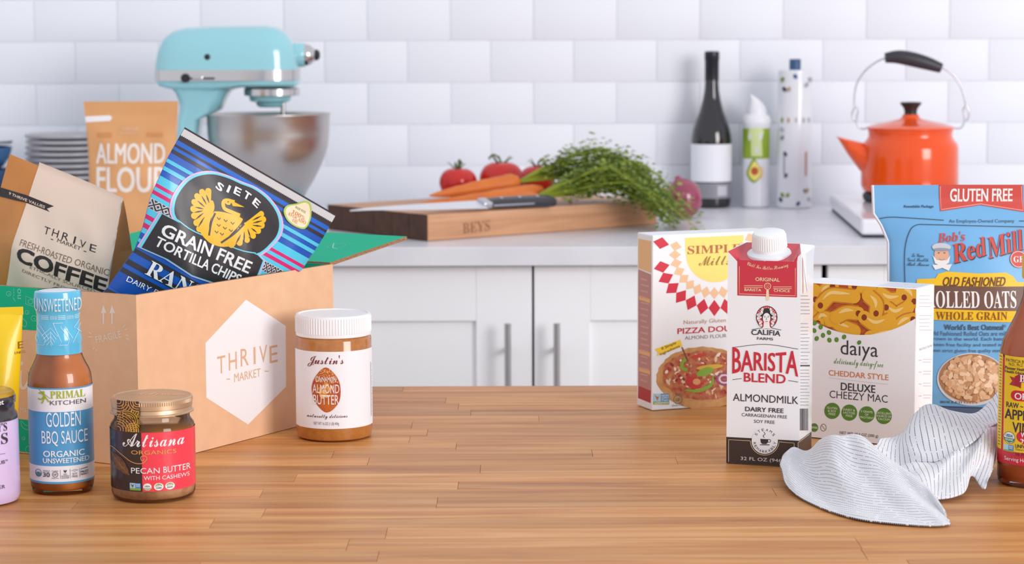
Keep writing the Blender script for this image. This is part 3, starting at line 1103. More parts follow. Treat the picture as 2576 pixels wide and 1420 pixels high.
def pizza_box():
    W, D, H = .15, .042, .2005
    t = carton('pizza_dough_box', 'white box of pizza dough mix with yellow sun and red diamonds behind the milk carton',
               (.1588, 2.5022, TOP + .0005), math.atan2(.0334, .0869), W, D, H, M_PAPER)
    A = rectify([(1641.6, 593.7), (1939.8, 582.0), (1935.6, 1014.2), (1640, 1035)], W, H)
    S = Sheet(t, lambda u, v, h: (u + W / 2, -h, v), A)
    cx, cy = 1797, 640
    Y, RD, PE, BR = ink('#fbe07a'), ink('#d01f3c'), ink('#efc39a'), ink('#b5683c')
    pts = []
    for i in range(61):
        a = PI * i / 60 + .0
        for k, r in ((0, 70), (.5, 73)):
            b = a + k * PI / 60
            x, y = cx + r * math.cos(b) * 1.0, cy + r * math.sin(b)
            pts.append((x, y))
    S.poly([(cx + 74, 593)] + pts + [(cx - 74, 600)], Y, 0, 'printed_sun')
    for i in range(19):
        a = rad(-24 + 228 * i / 18)
        for r0, r1, w, m in ((84, 114, 12, PE), (116, 157, 15, RD)):
            dx, dy = math.cos(a), math.sin(a)
            rm = (r0 + r1) / 2
            q = [(cx + r0 * dx, cy + r0 * dy), (cx + rm * dx - w * dy, cy + rm * dy + w * dx), (cx + r1 * dx, cy + r1 * dy), (cx + rm * dx + w * dy, cy + rm * dy - w * dx)]
            if all(1643 < x < 1935 and y > 597 - (x - 1641) * .039 for x, y in q):
                S.poly(q, m, 0, 'printed_diamond')
    S.text('SIMPLE', 1797, 628, 134, 21, BR, 'b')
    S.text('Mills', 1797, 657, 78, 24, ink('#9d7a2c'), 's')
    S.text('Naturally Gluten Free', 1790, 810, 140, 13, ink('#c19a84'), '')
    S.text('PIZZA DOUGH', 1790, 830, 170, 14, ink('#c5202f'), 'sb')
    S.text('ALMOND FLOUR MIX', 1789, 848, 132, 9, ink('#8f8a90'), 'sr')
    # the pizza
    crust, sauce = mat('crust_print', '#d6a76e', .4, noise=(90., '#b98049', .25)), mat('topping_print', '#c98a5a', .4, noise=(160., '#a33a2f', .2))
    S.oval(1768, 952, 116, 78, crust, 0, 'printed_pizza', 60, wob=.02)
    S.oval(1770, 946, 104, 62, sauce, 1, 'printed_pizza', 50, wob=.04)
    rd = random.Random(7)
    cs = [ink(c) for c in ('#b52a2c', '#e3c7a6', '#8f2a30', '#d9a27a', '#efe0cf', '#c4473d')]
    for i in range(120):
        a, r = rd.random() * 2 * PI, math.sqrt(rd.random())
        S.oval(1770 + 98 * r * math.cos(a), 946 + 56 * r * math.sin(a), rd.uniform(2, 8), rd.uniform(1.5, 4), cs[i % 6], 2, 'printed_topping', 8, rd.random() * 3, .25, i)
    S.oval(1745, 965, 22, 15, ink('#c33a34'), 3, 'printed_topping', 16, .3, .1, 3)
    S.oval(1752, 962, 10, 8, ink('#e0a070'), 4, 'printed_topping', 12)
    S.oval(1785, 925, 34, 6, ink('#d8b13e'), 3, 'printed_topping', 16, -.1)
    S.oval(1757, 897, 20, 5, ink('#c9402f'), 3, 'printed_topping', 16, -.2)
    GP = ink('#86ad3a')
    S.stroke([(1725, 905), (1715, 915), (1716, 928), (1728, 932)], 8, GP, 4, 'printed_pepper', smooth=4)
    S.oval(1773, 937, 22, 10, GP, 4, 'printed_pepper', 18, -.35, .06, 5)
    S.stroke([(1722, 983), (1755, 985), (1788, 970), (1794, 945)], 9, GP, 4, 'printed_pepper', smooth=4, taper=True)
    for r_ in (20, 13, 7):
        S.ring(1822, 955, r_, r_ * .75, 4, ink('#9a4a7c' if r_ != 13 else '#ead7e2'), 4, 'printed_onion', 20)
    S.stroke([(1715, 875), (1730, 910)], 3, ink('#7d4b33'), 5, 'printed_pick')
    S.poly([(1647, 880), (1711, 856), (1716, 873), (1652, 897), (1655, 888)], ink('#f6cf3c'), 3, 'printed_flag')
    S.text('8 Simple', 1682, 872, 38, 9, ink('#8a6a1c'), 'sb', 4, rot=rad(19))
    S.text('Ingredients', 1685, 883, 52, 8, ink('#8a6a1c'), 'sb', 4, rot=rad(19))
    S.rect(1643, 992, 1662, 1012, ink('#a9d3e8'), 3, 'printed_badge')
    S.rect(1662, 992, 1683, 1012, ink('#3f8ec4'), 3, 'printed_badge')
    S.rect(1643, 1012, 1683, 1019, ink('#8aa84c'), 3, 'printed_badge')
    S.poly([(1646, 994), (1653, 1010), (1660, 994), (1656, 1000), (1651, 999)], ink('#c2752f'), 4, 'printed_badge')
    for j, w_ in enumerate(('NON', 'GMO', 'Project')):
        S.text(w_, 1672.5, 996.5 + j * 6, 17, 5, INK_W, 'sb', 4)
    S.text('VERIFIED', 1663, 1015.5, 36, 5, INK_W, 'sb', 4)
    K = ink('#6d6a70')
    S.ring(1705, 1007, 10.5, 10.5, 1.6, K, 3, 'printed_badge')
    S.text('GF', 1705, 1007, 12, 8, K, 'sb', 3)
    S.text('Certified', 1704, 993, 24, 5, K, 'sr', 3, arc=.6)
    S.text('Gluten-Free', 1704, 1021, 28, 5, K, 'sr', 3)
    S.done()
    # narrow side, seen on the left
    A = rectify([(1603.1, 586), (1641.6, 593.7), (1640, 1035), (1601.8, 1020.6)], D, H)
    S = Sheet(t, lambda u, v, h: (-h, D / 2 - u, v), A)
    S.poly([(1606, 602), (1638, 608), (1638, 688), (1606, 676)], ink('#edbf85'), 0, 'printed_panel')
    S.poly([(1606, 679), (1638, 692), (1638, 985), (1606, 972)], ink('#c08a82'), 0, 'printed_panel')
    S.poly([(1606, 972), (1638, 985), (1637, 1016), (1605, 1003)], ink('#b3323f'), 0, 'printed_panel')
    for y0 in (745, 880, 925):
        S.poly([(1608, y0), (1636, y0 + 9), (1636, y0 + 19), (1608, y0 + 10)], ink('#edb56f'), 1, 'printed_strip')
    P1 = ink('#d3a49b')
    for i in range(18):
        y = 700 + i * 15
        S.poly([(1612, y), (1628 + i * 5 % 7, y + 5), (1628 + i * 5 % 7, y + 9), (1612, y + 4)], P1, 1, 'printed_small_text')
    S.done()


pizza_box()

# ------------------------------------------------------------------ almond milk carton
def milk():
    W, D, H = .0735, .0600, .2157
    t = thing('milk_carton', 'tall white and red almond milk carton with white screw cap and brown foot', 'carton',
              (.2136, 2.1914, TOP + .0005), math.atan2(-.0236, .0669))
    M_C = mat('milk_carton_card', '#edeff5', .28, coat=.2)
    M_RED = mat('carton_red', '#c8283c', .25, coat=.3)
    x0, x1, a, b, zd, zf, yb = 0, W, W / 2 - .027, W / 2 + .027, .2030, .2185, .040
    V = [(x0, 0, 0), (x1, 0, 0), (x1, D, 0), (x0, D, 0),
         (x1, 0, H - .003), (b, 0, zd), (a, 0, zd), (x0, 0, H - .003),          # 4..7 front top
         (x1, D, H), (x0, D, H), (b, yb, zf), (a, yb, zf)]                      # 8..11
    F = [(3, 2, 1, 0), (0, 1, 4, 5, 6, 7), (1, 2, 8, 4), (2, 3, 9, 8), (3, 0, 7, 9)]
    obj('carton_body', (V, F), M_C, t)
    obj('gable_panel', ([V[i] for i in (6, 5, 10, 11, 4, 7, 8, 9)], [(0, 1, 2, 3), (1, 4, 2), (5, 0, 3)]), M_RED, t)
    obj('gable_fold', ([V[i] for i in (10, 11, 4, 7, 8, 9)], [(2, 4, 0), (0, 4, 5, 1), (1, 5, 3)]), M_C, t)
    ear = [(x1, .004, H - .003), (x1 + .0022, .01, H - .004), (x1 + .0022, D - .004, H - .001), (x1, D, H), (x1 + .0004, D * .5, H - .045)]
    obj('folded_ear', (ear, [(0, 1, 2, 3), (0, 4, 1), (1, 4, 2), (2, 4, 3)]), M_C, t)
    cap = obj('screw_cap', lathe([(.0168, .004), (.0172, .006), (.0164, .021), (.0155, .0228), (.0135, .0236), (0, .0238)], 48), mat('cap_white', '#f1f2f6', .35), t,
              loc=(W / 2 + .0005, .0225, .2090), rot=(rad(12), 0, 0), smooth=35)
    obj('flange', lathe([(.0228, -.003), (.0232, 0), (.0225, .0022), (.019, .0042), (.0160, .0046)], 48), mat('cap_flange', '#e4e6ec', .3, spec=.6), cap, smooth=35)
    rb = bmesh.new()
    for i in range(48):
        m = Matrix.Rotation(2 * PI * i / 48, 3, 'Z')
        vs = [rb.verts.new(m @ Vector(p)) for p in ((.0169, -.0005, .0075), (.0169, .0005, .0075), (.0176, 0, .008), (.0163, -.0005, .0205), (.0163, .0005, .0205), (.0168, 0, .0205))]
        for f in ((0, 2, 5, 3), (2, 1, 4, 5), (0, 1, 2), (3, 5, 4)):
            rb.faces.new([vs[k] for k in f])
    obj('cap_ribs', rb, mat('cap_white'), cap)
    A = rectify([(1831, 626.8), (2015.4, 632.3), (2009.3, 1178.4), (1827, 1167)], W, H)
    S = Sheet(t, lambda u, v, h: (u + W / 2, -h, v), A)
    RD, CR, K, BN = M_RED, ink('#ecd5b0'), ink('#35323a'), mat('carton_brown', '#3d3230', .3)
    S.poly([(1832, 634), (1855, 652), (1855, 745), (2005, 750), (2005, 660), (2008, 641), (1996, 660), (1862, 656)], RD, 0, 'printed_red_panel')
    S.stroke([(1860, 672), (1860, 741), (2001, 746), (2001, 676)], 1.3, CR, 1)
    S.text('Chill For Better Steaming', 1931, 678, 106, 13, CR, 's', 1, arc=-.8)
    S.text('ORIGINAL', 1931, 705, 61, 9, CR, 'sb', 1)
    S.text('BARISTA', 1894, 731, 42, 7, CR, 'sb', 1)
    S.text('CHOICE', 1967, 733, 40, 7, CR, 'sb', 1)
    for x, y in ((1872, 720), (1872, 724), (1945, 723), (1945, 727)):
        S.rect(x, y, x + 47, y + 1.2, CR, 1)
    S.ring(1931, 722, 8, 8, 1.6, CR, 1)
    for i in range(7):
        S.oval(1931 + 4 * math.cos(i * 1.05) * (i > 0), 722 + 4 * math.sin(i * 1.05) * (i > 0), 1, 1, CR, 1, 'printed_dot', 6)
    S.poly([(1928, 731), (1934, 731), (1935, 756), (1931, 758), (1927, 756)], CR, 1, 'printed_handle')
    # round emblem of a woman's head wreathed in leaves
    S.oval(1929, 800, 27, 29, ink('#2f2d33'), 1, 'printed_emblem')
    S.oval(1929, 800, 25.5, 27.5, ink('#c9353f'), 2, 'printed_emblem')
    for i in range(13):
        an = rad(200 + i * 140 / 12)
        S.stroke([(1929 + 14 * math.cos(an), 797 + 14 * math.sin(an)), (1929 + 25 * math.cos(an), 800 + 27 * math.sin(an))], 1.1, ink('#f1dcd9'), 3, 'printed_emblem')
    S.oval(1929, 794, 15, 17, ink('#2f2d33'), 4, 'printed_emblem')
    S.poly([(1922, 812), (1936, 812), (1937, 824), (1942, 828), (1916, 828), (1921, 824)], INK_W, 5, 'printed_emblem')
    S.oval(1929, 802, 9.5, 13, INK_W, 6, 'printed_emblem')
    for sx in (-1, 1):
        for j, (px, py, an) in enumerate(((14, 790, .6), (18, 800, 0), (16, 810, -.5), (20, 806, -.9), (11, 782, 1.2), (19, 793, .2), (15, 818, -1))):
            S.oval(1929 + sx * px, py, 6, 3.2, INK_W, 7, 'printed_leaf', 12, sx * an)
            S.ring(1929 + sx * px, py, 3, 1.2, .5, K, 8, 'printed_leaf', 8)
        S.stroke([(1929 + sx * 2.5, 800), (1929 + sx * 6.5, 799)], 1, K, 8, 'printed_face')
        S.stroke([(1929 + sx * 2.5, 797), (1929 + sx * 7, 796)], .8, K, 8, 'printed_face')
    S.stroke([(1929, 800), (1928.2, 806), (1930, 806.5)], .8, K, 8, 'printed_face')
    S.stroke([(1926, 810), (1929, 811), (1932, 810)], 1.3, ink('#b8343f'), 8, 'printed_face')
    S.stroke([(1891, 831), (1929, 826), (1966, 832)], 1.2, K, 3, smooth=4)
    S.text('CALIFIA', 1927, 838, 73, 13, K, 'sb', 2, arc=.2)
    S.text('FARMS', 1925, 854, 40, 6.5, K, 'sb', 2)
    S.stroke([(1843, 876), (1925, 868), (2008, 880)], 1.2, K, 2, smooth=5)
    RT = ink('#c92a3b')
    S.text('BARISTA', 1925, 912, 164, 68, RT, 'sb', 2, wt=.012, warp=lambda a_, b_: (a_, b_ * (1 - .12 * (1 - abs(2 * a_ - 1)) * 0) + (.5 - b_) * .34 * (1 - (2 * a_ - 1) ** 2)))
    S.text('BLEND', 1924, 953, 104, 22, RT, 'sb', 2)
    S.stroke([(1843, 957), (1866, 954)], 1.2, K, 2)
    S.stroke([(1983, 959), (2008, 963)], 1.2, K, 2)
    S.text('ALMONDMILK', 1926, 1005, 164, 19, K, 'sr', 2)
    S.text('DAIRY FREE', 1923, 1033, 96, 11, K, 'sb', 2)
    S.text('CARRAGEENAN FREE', 1923, 1048, 114, 8, K, 'sr', 2)
    S.text('SOY FREE', 1923, 1063, 52, 8, K, 'sr', 2)
    S.poly([(1827, 1101), (2010, 1111), (2009, 1178), (1827, 1166.8)], BN, 0, 'printed_foot')
    S.oval(1924, 1111, 33, 33, ink('#edeff5'), 1, 'printed_roundel', 40)
    arc = [(1924 + 36 * math.cos(rad(a_)), 1111 + 36 * math.sin(rad(a_))) for a_ in range(178, 0, -6)]
    S.stroke([(1833, 1164), (1833, 1108), (1887, 1111)] + arc + [(1998, 1117), (1998, 1173)], 1.2, CR, 1)
    for i, ch in enumerate('STEAMS'):
        an = rad(-146 + i * 23)
        S.text(ch, 1924 + 26 * math.cos(an), 1109 + 26 * math.sin(an), 6, 6.5, K, 'sr', 2, rot=-(an + PI / 2))
    for i, ch in enumerate('REMARKABLY'):
        an = rad(168 - i * 17.5)
        S.text(ch, 1924 + 26 * math.cos(an), 1112 + 26 * math.sin(an), 6, 6.5, K, 'sr', 2, rot=-(an - PI / 2))
    S.poly([(1913, 1106), (1933, 1107), (1932, 1115), (1928, 1119), (1918, 1119), (1914, 1115)], K, 2, 'printed_cup')
    S.ring(1935, 1111, 4, 3.5, 1.5, K, 2, 'printed_cup', 14)
    S.rect(1912, 1120, 1936, 1122, K, 2)
    S.stroke([(1923, 1103), (1920, 1098), (1925, 1094), (1922, 1089)], 1.4, K, 2, 'printed_steam', smooth=4)
    S.text('32 FL OZ (946ML)', 1928, 1160, 130, 11, ink('#e8e4e2'), 'sr', 1)
    S.done()
    A = rectify([(2015.4, 632.3), (2047.1, 618.2), (2040.8, 1150.9), (2009.3, 1178.4)], D, H)
    S = Sheet(t, lambda u, v, h: (W + h, u + D / 2, v), A)
    S.poly([(2010, 1111), (2041, 1088), (2040.6, 1150.6), (2009.4, 1178)], BN, 0, 'printed_foot')
    S.stroke([(2007, 1172), (2007, 1116), (2036, 1094)], 1.2, CR, 1)
    S.poly([(2025, 640), (2032, 636), (2028, 664)], ink('#dba98a'), 0, 'printed_arrow')
    S.poly([(2018, 650), (2020, 650), (2021, 735), (2019, 742)], ink('#c8907a'), 0, 'printed_arrow')
    G_ = ink('#b4b2bc')
    S.greek(2014, 745, 2037, 6, 9, G_, 2.4, 0, 3)
    S.greek(2014, 815, 2037, 12, 9, G_, 2.2, 0, 4)
    S.rect(2013, 920, 2037, 924, ink('#4a4850'), 0)
    S.greek(2013, 932, 2037, 12, 8, G_, 2.2, 0, 5)
    rd = random.Random(3)
    x = 2012
    while x < 2033:
        w_ = rd.choice((.6, 1.1, 1.8))
        S.rect(x, 1030, x + w_, 1085, ink('#4a4850'), 0, 'printed_barcode')
        x += w_ + rd.choice((.7, 1.2))
    S.done()


milk()

# ------------------------------------------------------------------ macaroni box
def macaroni():
    W, D, H = .128, .05, .1655
    t = carton('macaroni_box', 'white macaroni and cheese box with a pasta photo and four green discs', (.3069, 2.3381, TOP + .0005),
               math.atan2(-.5244, .8516), W, D, H, mat('macaroni_card', '#f6f6fa', .4))
    A = rectify([(2018.4, 711.1), (2306.7, 728.5), (2300, 1128), (2014.1, 1099.4)], W, H)
    S = Sheet(t, lambda u, v, h: (u + W / 2, -h, v), A, clip=(-W / 2 + .0006, W / 2 - .0006, .0006, H - .0006))
    # pasta photo: noodles on sauce, lower edge covered by the white curve
    S.poly([(2018.4, 711.5), (2303, 729.5), (2301, 880), (2017, 850)], mat('sauce_print', '#a83a20', .4, noise=(120., '#c8631f', .2)), 0, 'printed_photo')
    dk, md, lt, ho = ink('#cd7c22'), ink('#ecae2a'), ink('#f7d384'), ink('#8a3418')
    rd = random.Random(5)
    nood = [[(2020, 745), (2032, 730), (2050, 733)], [(2028, 790), (2045, 775), (2052, 755)], [(2065, 770), (2090, 745), (2120, 745), (2150, 748)],
            [(2068, 765), (2075, 735), (2095, 722)], [(2150, 722), (2175, 722), (2190, 724)], [(2185, 745), (2205, 765), (2205, 790)], [(2100, 800), (2115, 820), (2150, 835)],
            [(2105, 800), (2130, 788), (2160, 790)], [(2175, 800), (2205, 818), (2240, 806)], [(2215, 740), (2240, 755), (2275, 750)], [(2230, 775), (2255, 790), (2285, 775)],
            [(2255, 832), (2275, 812), (2298, 805)], [(2058, 815), (2070, 800), (2090, 808)], [(2030, 820), (2050, 830), (2070, 840)], [(2190, 850), (2225, 845), (2260, 835)], [(2270, 735), (2290, 740), (2300, 760)]]
    for i, nd in enumerate(nood):
        p = [tuple(q) for q in catmull(nd, 6)]
        S.stroke(p, 40, dk, 1 + 3 * (i % 3), 'printed_noodle')
        S.stroke(p, 33, md, 2 + 3 * (i % 3), 'printed_noodle')
        S.stroke([(x - 2, y - 6) for x, y in p[2:-2]], 9, lt, 3 + 3 * (i % 3), 'printed_noodle', taper=True)
        for e, (ex, ey) in enumerate((nd[0], nd[-1])):
            S.oval(ex, ey, 16, 17, md, 2.4 + 3 * (i % 3), 'printed_noodle', 16)
            if e == i % 2:
                S.oval(ex, ey, 7, 8, ho, 3 + 3 * (i % 3), 'printed_noodle', 10)
    cover = mat('macaroni_card')
    ar = [(2014 + (2308 - 2014) * k / 24, 788 + 12.0 * k / 24 + (1 - (2 * k / 24 - 1) ** 2 * 1.0) * 50) for k in range(25)]
    S.poly(ar + [(2306, 1040), (2302, 1129), (2012, 1099.5), (2012, 900)], cover, 12, 'printed_white_field')
    GN, K, OR = ink('#5d8f35'), ink('#3d3a42'), ink('#d98a58')
    for i, (x, y) in enumerate(((2050, 833), (2066, 824), (2051, 814), (2087, 838), (2072, 845), (2056, 853), (2088, 857), (2106, 856), (2125, 849))):
        S.oval(x, y, 5.5, 6.5, GN, 13, 'printed_leaf', 12, .4 * (i % 3 - 1))
        S.stroke([(x, y - 5), (x + 1, y + 4)], .9, ink('#9cc063'), 14, 'printed_leaf')
    S.text('daıya', 2163, 884, 94, 48, K, 'sr', 13)
    S.oval(2163, 863, 5, 6, GN, 14, 'printed_leaf', 12, .6)
    S.text('deliciously dairy-free', 2161, 917, 124, 22, GN, 's', 13)
    S.text('CHEDDAR STYLE', 2161, 945, 150, 14, OR, 'sb', 13)
    for i in range(48):
        S.rect(2087 + i * 3.1, 951.5 + i * .35, 2088.6 + i * 3.1, 952.5 + i * .35, ink('#a3a0a8'), 13, 'printed_dotted_line')
    S.text('DELUXE', 2160, 977, 86, 19, K, 'sb', 13)
    S.text('CHEEZY MAC', 2161, 999, 146, 19, K, 'sr', 13)
    for x, y, ws in ((2095, 1035, ('GLUTEN', '& SOY', 'FREE')), (2138, 1039.5, ('DAIRY &', 'LACTOSE', 'FREE')), (2182, 1044, ('5 GRAMS', 'OF', 'PROTEIN*')), (2225, 1048, ('EXCELLENT', 'SOURCE OF', 'CALCIUM'))):
        S.oval(x, y, 20, 20.5, GN, 13, 'printed_disc', 30)
        for j, w_ in enumerate(ws):
            S.text(w_, x, y - 7 + j * 7.5, 4.2 * len(w_), 5.4, ink('#dfe8d0'), 'sb', 14)
    S.oval(2050, 1077, 10, 11, GN, 13, 'printed_badge', 18)
    S.text('CERTIFIED', 2050, 1077, 16, 5, INK_W, 'sb', 14)
    S.ring(2073, 1077, 7, 9, 1.6, ink('#7a7880'), 13, 'printed_badge', 16)
    S.stroke([(2068, 1070), (2078, 1084)], 2, ink('#c59a7c'), 13, 'printed_badge')
    S.text('NET WT 10.6 OZ (300 g)', 2162, 1095, 96, 9, ink('#8b8890'), 'sb', 13)
    S.done()
    A = rectify([(2306.8, 728.5), (2351.2, 716.5), (2344.2, 1108.9), (2300, 1128)], D, H)
    S = Sheet(t, lambda u, v, h: (W + h, u + D / 2, v), A)
    G_ = ink('#c6c5d0')
    S.greek(2312, 745, 2346, 4, 9, G_, 1.4, 0, 1)
    S.greek(2312, 795, 2346, 5, 9, G_, 1.4, 0, 2)
    S.text('INSTRUCTIONS', 2329, 876, 32, 6, G_, 'sr', 0)
    for k in range(6):
        S.greek(2322, 905 + k * 30, 2346, 2, 7, G_, 1.4, 0, 6 + k)
        S.rect(2311, 907 + k * 30, 2318, 909 + k * 30, G_, 0)
    S.done()
    S = Sheet(t, lambda u, v, h: (u, v, H + h), lambda x, y: (x, y))
    for i in range(70):
        x, y = W - .045 + (i % 10) * .0042, .006 + (i // 10) * .0058
        S.rect(x, y, x + .0022, y + .0009, ink('#8e8c96'), 0, 'printed_small_text')
    S.done()


macaroni()

# ------------------------------------------------------------------ pouches: pillow shaped bags
def pouch(t, outline, H, bulge, material, nu=48, nv=64, back=.6, wr=0., seed=0, gus=False, name='pouch', sealt=.9):
    """outline(t) -> (xl, xr) for t 0 bottom..1 top ; bulge(s, t) depth in metres ; returns the surface map"""
    rd = random.Random(seed)
    ph = [(rd.uniform(3, 9), rd.uniform(3, 9), rd.uniform(0, 6)) for _ in range(6)]

    def depth(u, v):
        tt = max(0., min(1., v / H))
        l, r = outline(tt)
        s_ = max(0., min(1., (u - l) / (r - l)))
        d = bulge(s_, tt)
        k = min(1., 6 * min(s_, 1 - s_)) * min(1., 8 * max(0, sealt - tt))
        for a, b, c in ph:
            d += wr * k * math.sin(a * s_ * 2 + b * tt * 2 + c) / 3
        return d

    def front(u, v, h):
        tt = max(0., min(1., v / H))
        l, r = outline(tt)
        u = max(l, min(r, u))
        return (u, -depth(u, v) - h, v)
    vs, fs = [], []
    for side in (0, 1):
        for j in range(nv + 1):
            tt = j / nv
            l, r = outline(tt)
            for i in range(nu + 1):
                s_ = i / nu
                s_ = .5 - .5 * math.cos(PI * s_) * .35 - .5 * (1 - 2 * s_) * .65
                u = l + (r - l) * s_
                if side == 0:
                    vs.append(front(u, tt * H, 0))
                else:
                    vs.append((u, bulge(s_, tt) * back + .0004, tt * H))
    n = (nu + 1) * (nv + 1)
    for side in (0, 1):
        for j in range(nv):
            for i in range(nu):
                a = side * n + j * (nu + 1) + i
                q = (a, a + 1, a + nu + 2, a + nu + 1)
                fs.append(q if side == 0 else tuple(reversed(q)))
    w1 = nu + 1
    for j in range(nv):
        for i in (0, nu):
            a = j * w1 + i
            q = (a, a + w1, n + a + w1, n + a)
            fs.append(q if i == 0 else tuple(reversed(q)))
    for j in (0, nv):
        for i in range(nu):
            a = j * w1 + i
            q = (a, n + a, n + a + 1, a + 1)
            fs.append(q if j == 0 else tuple(reversed(q)))
    obj(name, (vs, fs), material, t, smooth=60)
    return front


def oats():
    W, H = .236, .26
    t = thing('rolled_oats_bag', 'large blue stand-up bag of rolled oats with red gluten free banner', 'bag', (.516, 2.45, TOP + .0005))
    lx = [(0, -.097), (.18, -.100), (.5, -.0985), (.60, -.0985), (.76, -.1000), (.83, -.108), (.88, -.1165), (1, -.118)]
    L_ = prof([(b, a) for a, b in lx])
    out = lambda tt: (L_(tt), -L_(tt))

    def bul(s_, tt):
        return .030 * (math.sin(PI * s_) ** .55 if 0 < s_ < 1 else 0) * min(1, max(0, (.93 - tt) / .45)) ** .8 * (.75 + .25 * min(1, tt * 8))
    M_B = mat('oats_blue', '#74b4e4', .38, noise=(9., '#6aa6d8', .3))
    f = pouch(t, out, H, bul, M_B, wr=.0022, seed=3, back=.9)
    # pale torn seal edge down the left of the header
    obj('seal_edge', tube([(L_(tt) - .0003, 0, tt * H) for tt in (.55, .7, .76, .80, .83, .86, .88, .94, 1)], .0016, 6), mat('seal_white', '#e3e2e9', .5), t, smooth=60)
    A = rectify([(2195.5, 467.4), (2734.1, 465.6), (2719.3, 1051.2), (2186.9, 1053.1)], W, H)
    S = Sheet(t, f, A, du=.004, dv=.0045, lift=.0006, step=.0002)
    RD, W_, K, YE, BN, NV = ink('#c9483f'), ink('#ece6e6'), ink('#3c4a5e'), ink('#ecbf20'), ink('#6b4a3c'), ink('#46556b')
    S.poly([(2362, 466), (2572, 466), (2574, 534), (2465, 517), (2363, 532)], RD, 0, 'printed_banner')
    S.stroke([(2365, 470), (2366, 528), (2465, 514), (2571, 530), (2569, 470)], 1.8, ink('#eea39a'), 1)
    S.text('GLUTEN FREE', 2468, 492, 156, 32, W_, 'sb', 2)
    S.text('Resealable Package', 2310, 521, 74, 8, K, 'sbi', 1)
    S.stroke([(2212, 551), (2240, 547), (2290, 549), (2371, 554)], 2, K, 1, smooth=4)
    S.stroke([(2560, 556), (2740, 556)], 2, K, 1)
    S.text('An Employee-Owned Company', 2466, 557, 164, 11, NV, '', 1)
    S.stroke([(2272, 740), (2272, 640), (2282, 590), (2300, 567), (2340, 565), (2465, 568), (2600, 571), (2700, 572)], 2, K, 1, smooth=4)
    S.text('Bob\'s', 2389, 595, 66, 24, RD, 'bi', 2, rot=rad(4))
    for dx, m, l in ((2, ink('#2e3140'), 2), (0, RD, 3)):
        S.text('Red', 2431 + dx, 627 + dx, 84, 46, m, 'bi', l, rot=rad(14))
        S.text('Mill', 2522 + dx, 611 + dx, 90, 50, m, 'bi', l, rot=rad(14))
    # small drawn head with a flat cap
    SK = ink('#d9a88c')
    S.oval(2362, 640, 18, 24, SK, 2, 'printed_portrait', 20)
    S.poly([(2340, 640), (2345, 660), (2362, 668), (2379, 658), (2383, 640), (2374, 652), (2350, 652)], ink('#e5e2e2'), 3, 'printed_portrait')
    S.oval(2362, 620, 23, 10, ink('#c3c6cf'), 3, 'printed_portrait', 20)
    S.oval(2362, 626, 21, 4, ink('#8f95a3'), 4, 'printed_portrait', 16)
    S.poly([(2338, 664), (2386, 662), (2378, 678), (2362, 671), (2345, 676)], ink('#e5e2e2'), 3, 'printed_portrait')
    for dx in (-7, 7):
        S.oval(2362 + dx, 634, 2.2, 1.3, ink('#5c4238'), 5, 'printed_portrait', 8)
    S.stroke([(2355, 650), (2362, 652), (2369, 650)], 1.2, ink('#a3564b'), 5, 'printed_portrait')
    for j, w_ in enumerate(('To Your', 'Good Health', 'Bob Moore')):
        S.text(w_, 2304, 641 + j * 11, (30, 50, 54)[j], 9, K, 's', 1)
    S.oval(2554, 650, 22, 21, RD, 2, 'printed_roundel')
    S.ring(2554, 650, 20, 19, 1.2, W_, 3)
    S.text('GF', 2554, 650, 26, 15, W_, 'b', 3)
    S.poly([(2300, 700), (2345, 697), (2352, 686), (2372, 680), (2450, 684), (2520, 682), (2538, 692), (2548, 706), (2700, 710), (2700, 718), (2300, 714)], YE, 1, 'printed_yellow_plaque')
    S.poly([(2296, 714), (2700, 718), (2700, 780), (2296, 770)], BN, 2, 'printed_brown_band')
    S.poly([(2296, 770), (2700, 780), (2700, 808), (2296, 798)], YE, 1, 'printed_yellow_band')
    S.text('OLD FASHIONED', 2440, 704, 154, 22, ink('#6b3a1c'), 'sbi', 3)
    S.text('ROLLED OATS', 2432, 748, 222, 42, W_, 'b', 3)
    S.text('WHOLE GRAIN', 2431, 788, 176, 20, ink('#8a5520'), 'b', 3)
    S.text('World\'s Best Oatmeal', 2436, 816, 146, 14, NV, 'sb', 1)
    S.text('®', 2513, 813, 7, 7, NV, '', 1)
    for j, w_ in enumerate(('Old Fashioned Rolled Oats are milled', 'grown in the world. Each batch is', 'gluten free facility and tested in our', 'meet strict gluten free quality standards')):
        S.text(w_, 2430, 832 + j * 14.5, 200, 11, NV, '', 1)
    # bowl photo of oat flakes
    S.oval(2432, 946, 86, 66, ink('#cfd3dc'), 1, 'printed_bowl', 48)
    S.oval(2432, 943, 82, 61, ink('#a67b58'), 2, 'printed_bowl', 48)
    rd = random.Random(9)
    fl_ = [ink(c) for c in ('#dcb58f', '#cfa37c', '#e6c6a6', '#bb8c66')]
    for i in range(300):
        a, r = rd.random() * 2 * PI, math.sqrt(rd.random())
        S.oval(2432 + 74 * r * math.cos(a), 943 + 54 * r * math.sin(a), rd.uniform(6, 10), rd.uniform(4.5, 7), fl_[i % 4], 3 + i % 5, 'printed_flakes', 8, rd.random() * 3, .18, i)
    S.text('ROLLED OATS', 2400, 1004, 90, 6, NV, 'b', 1)
    S.poly([(2200, 1016), (2690, 1022), (2690, 1050), (2200, 1044)], ink('#4f6688'), 1, 'printed_dark_band')
    S.stroke([(2200, 1014), (2690, 1020)], 3, ink('#39465e'), 2)
    S.done()


oats()

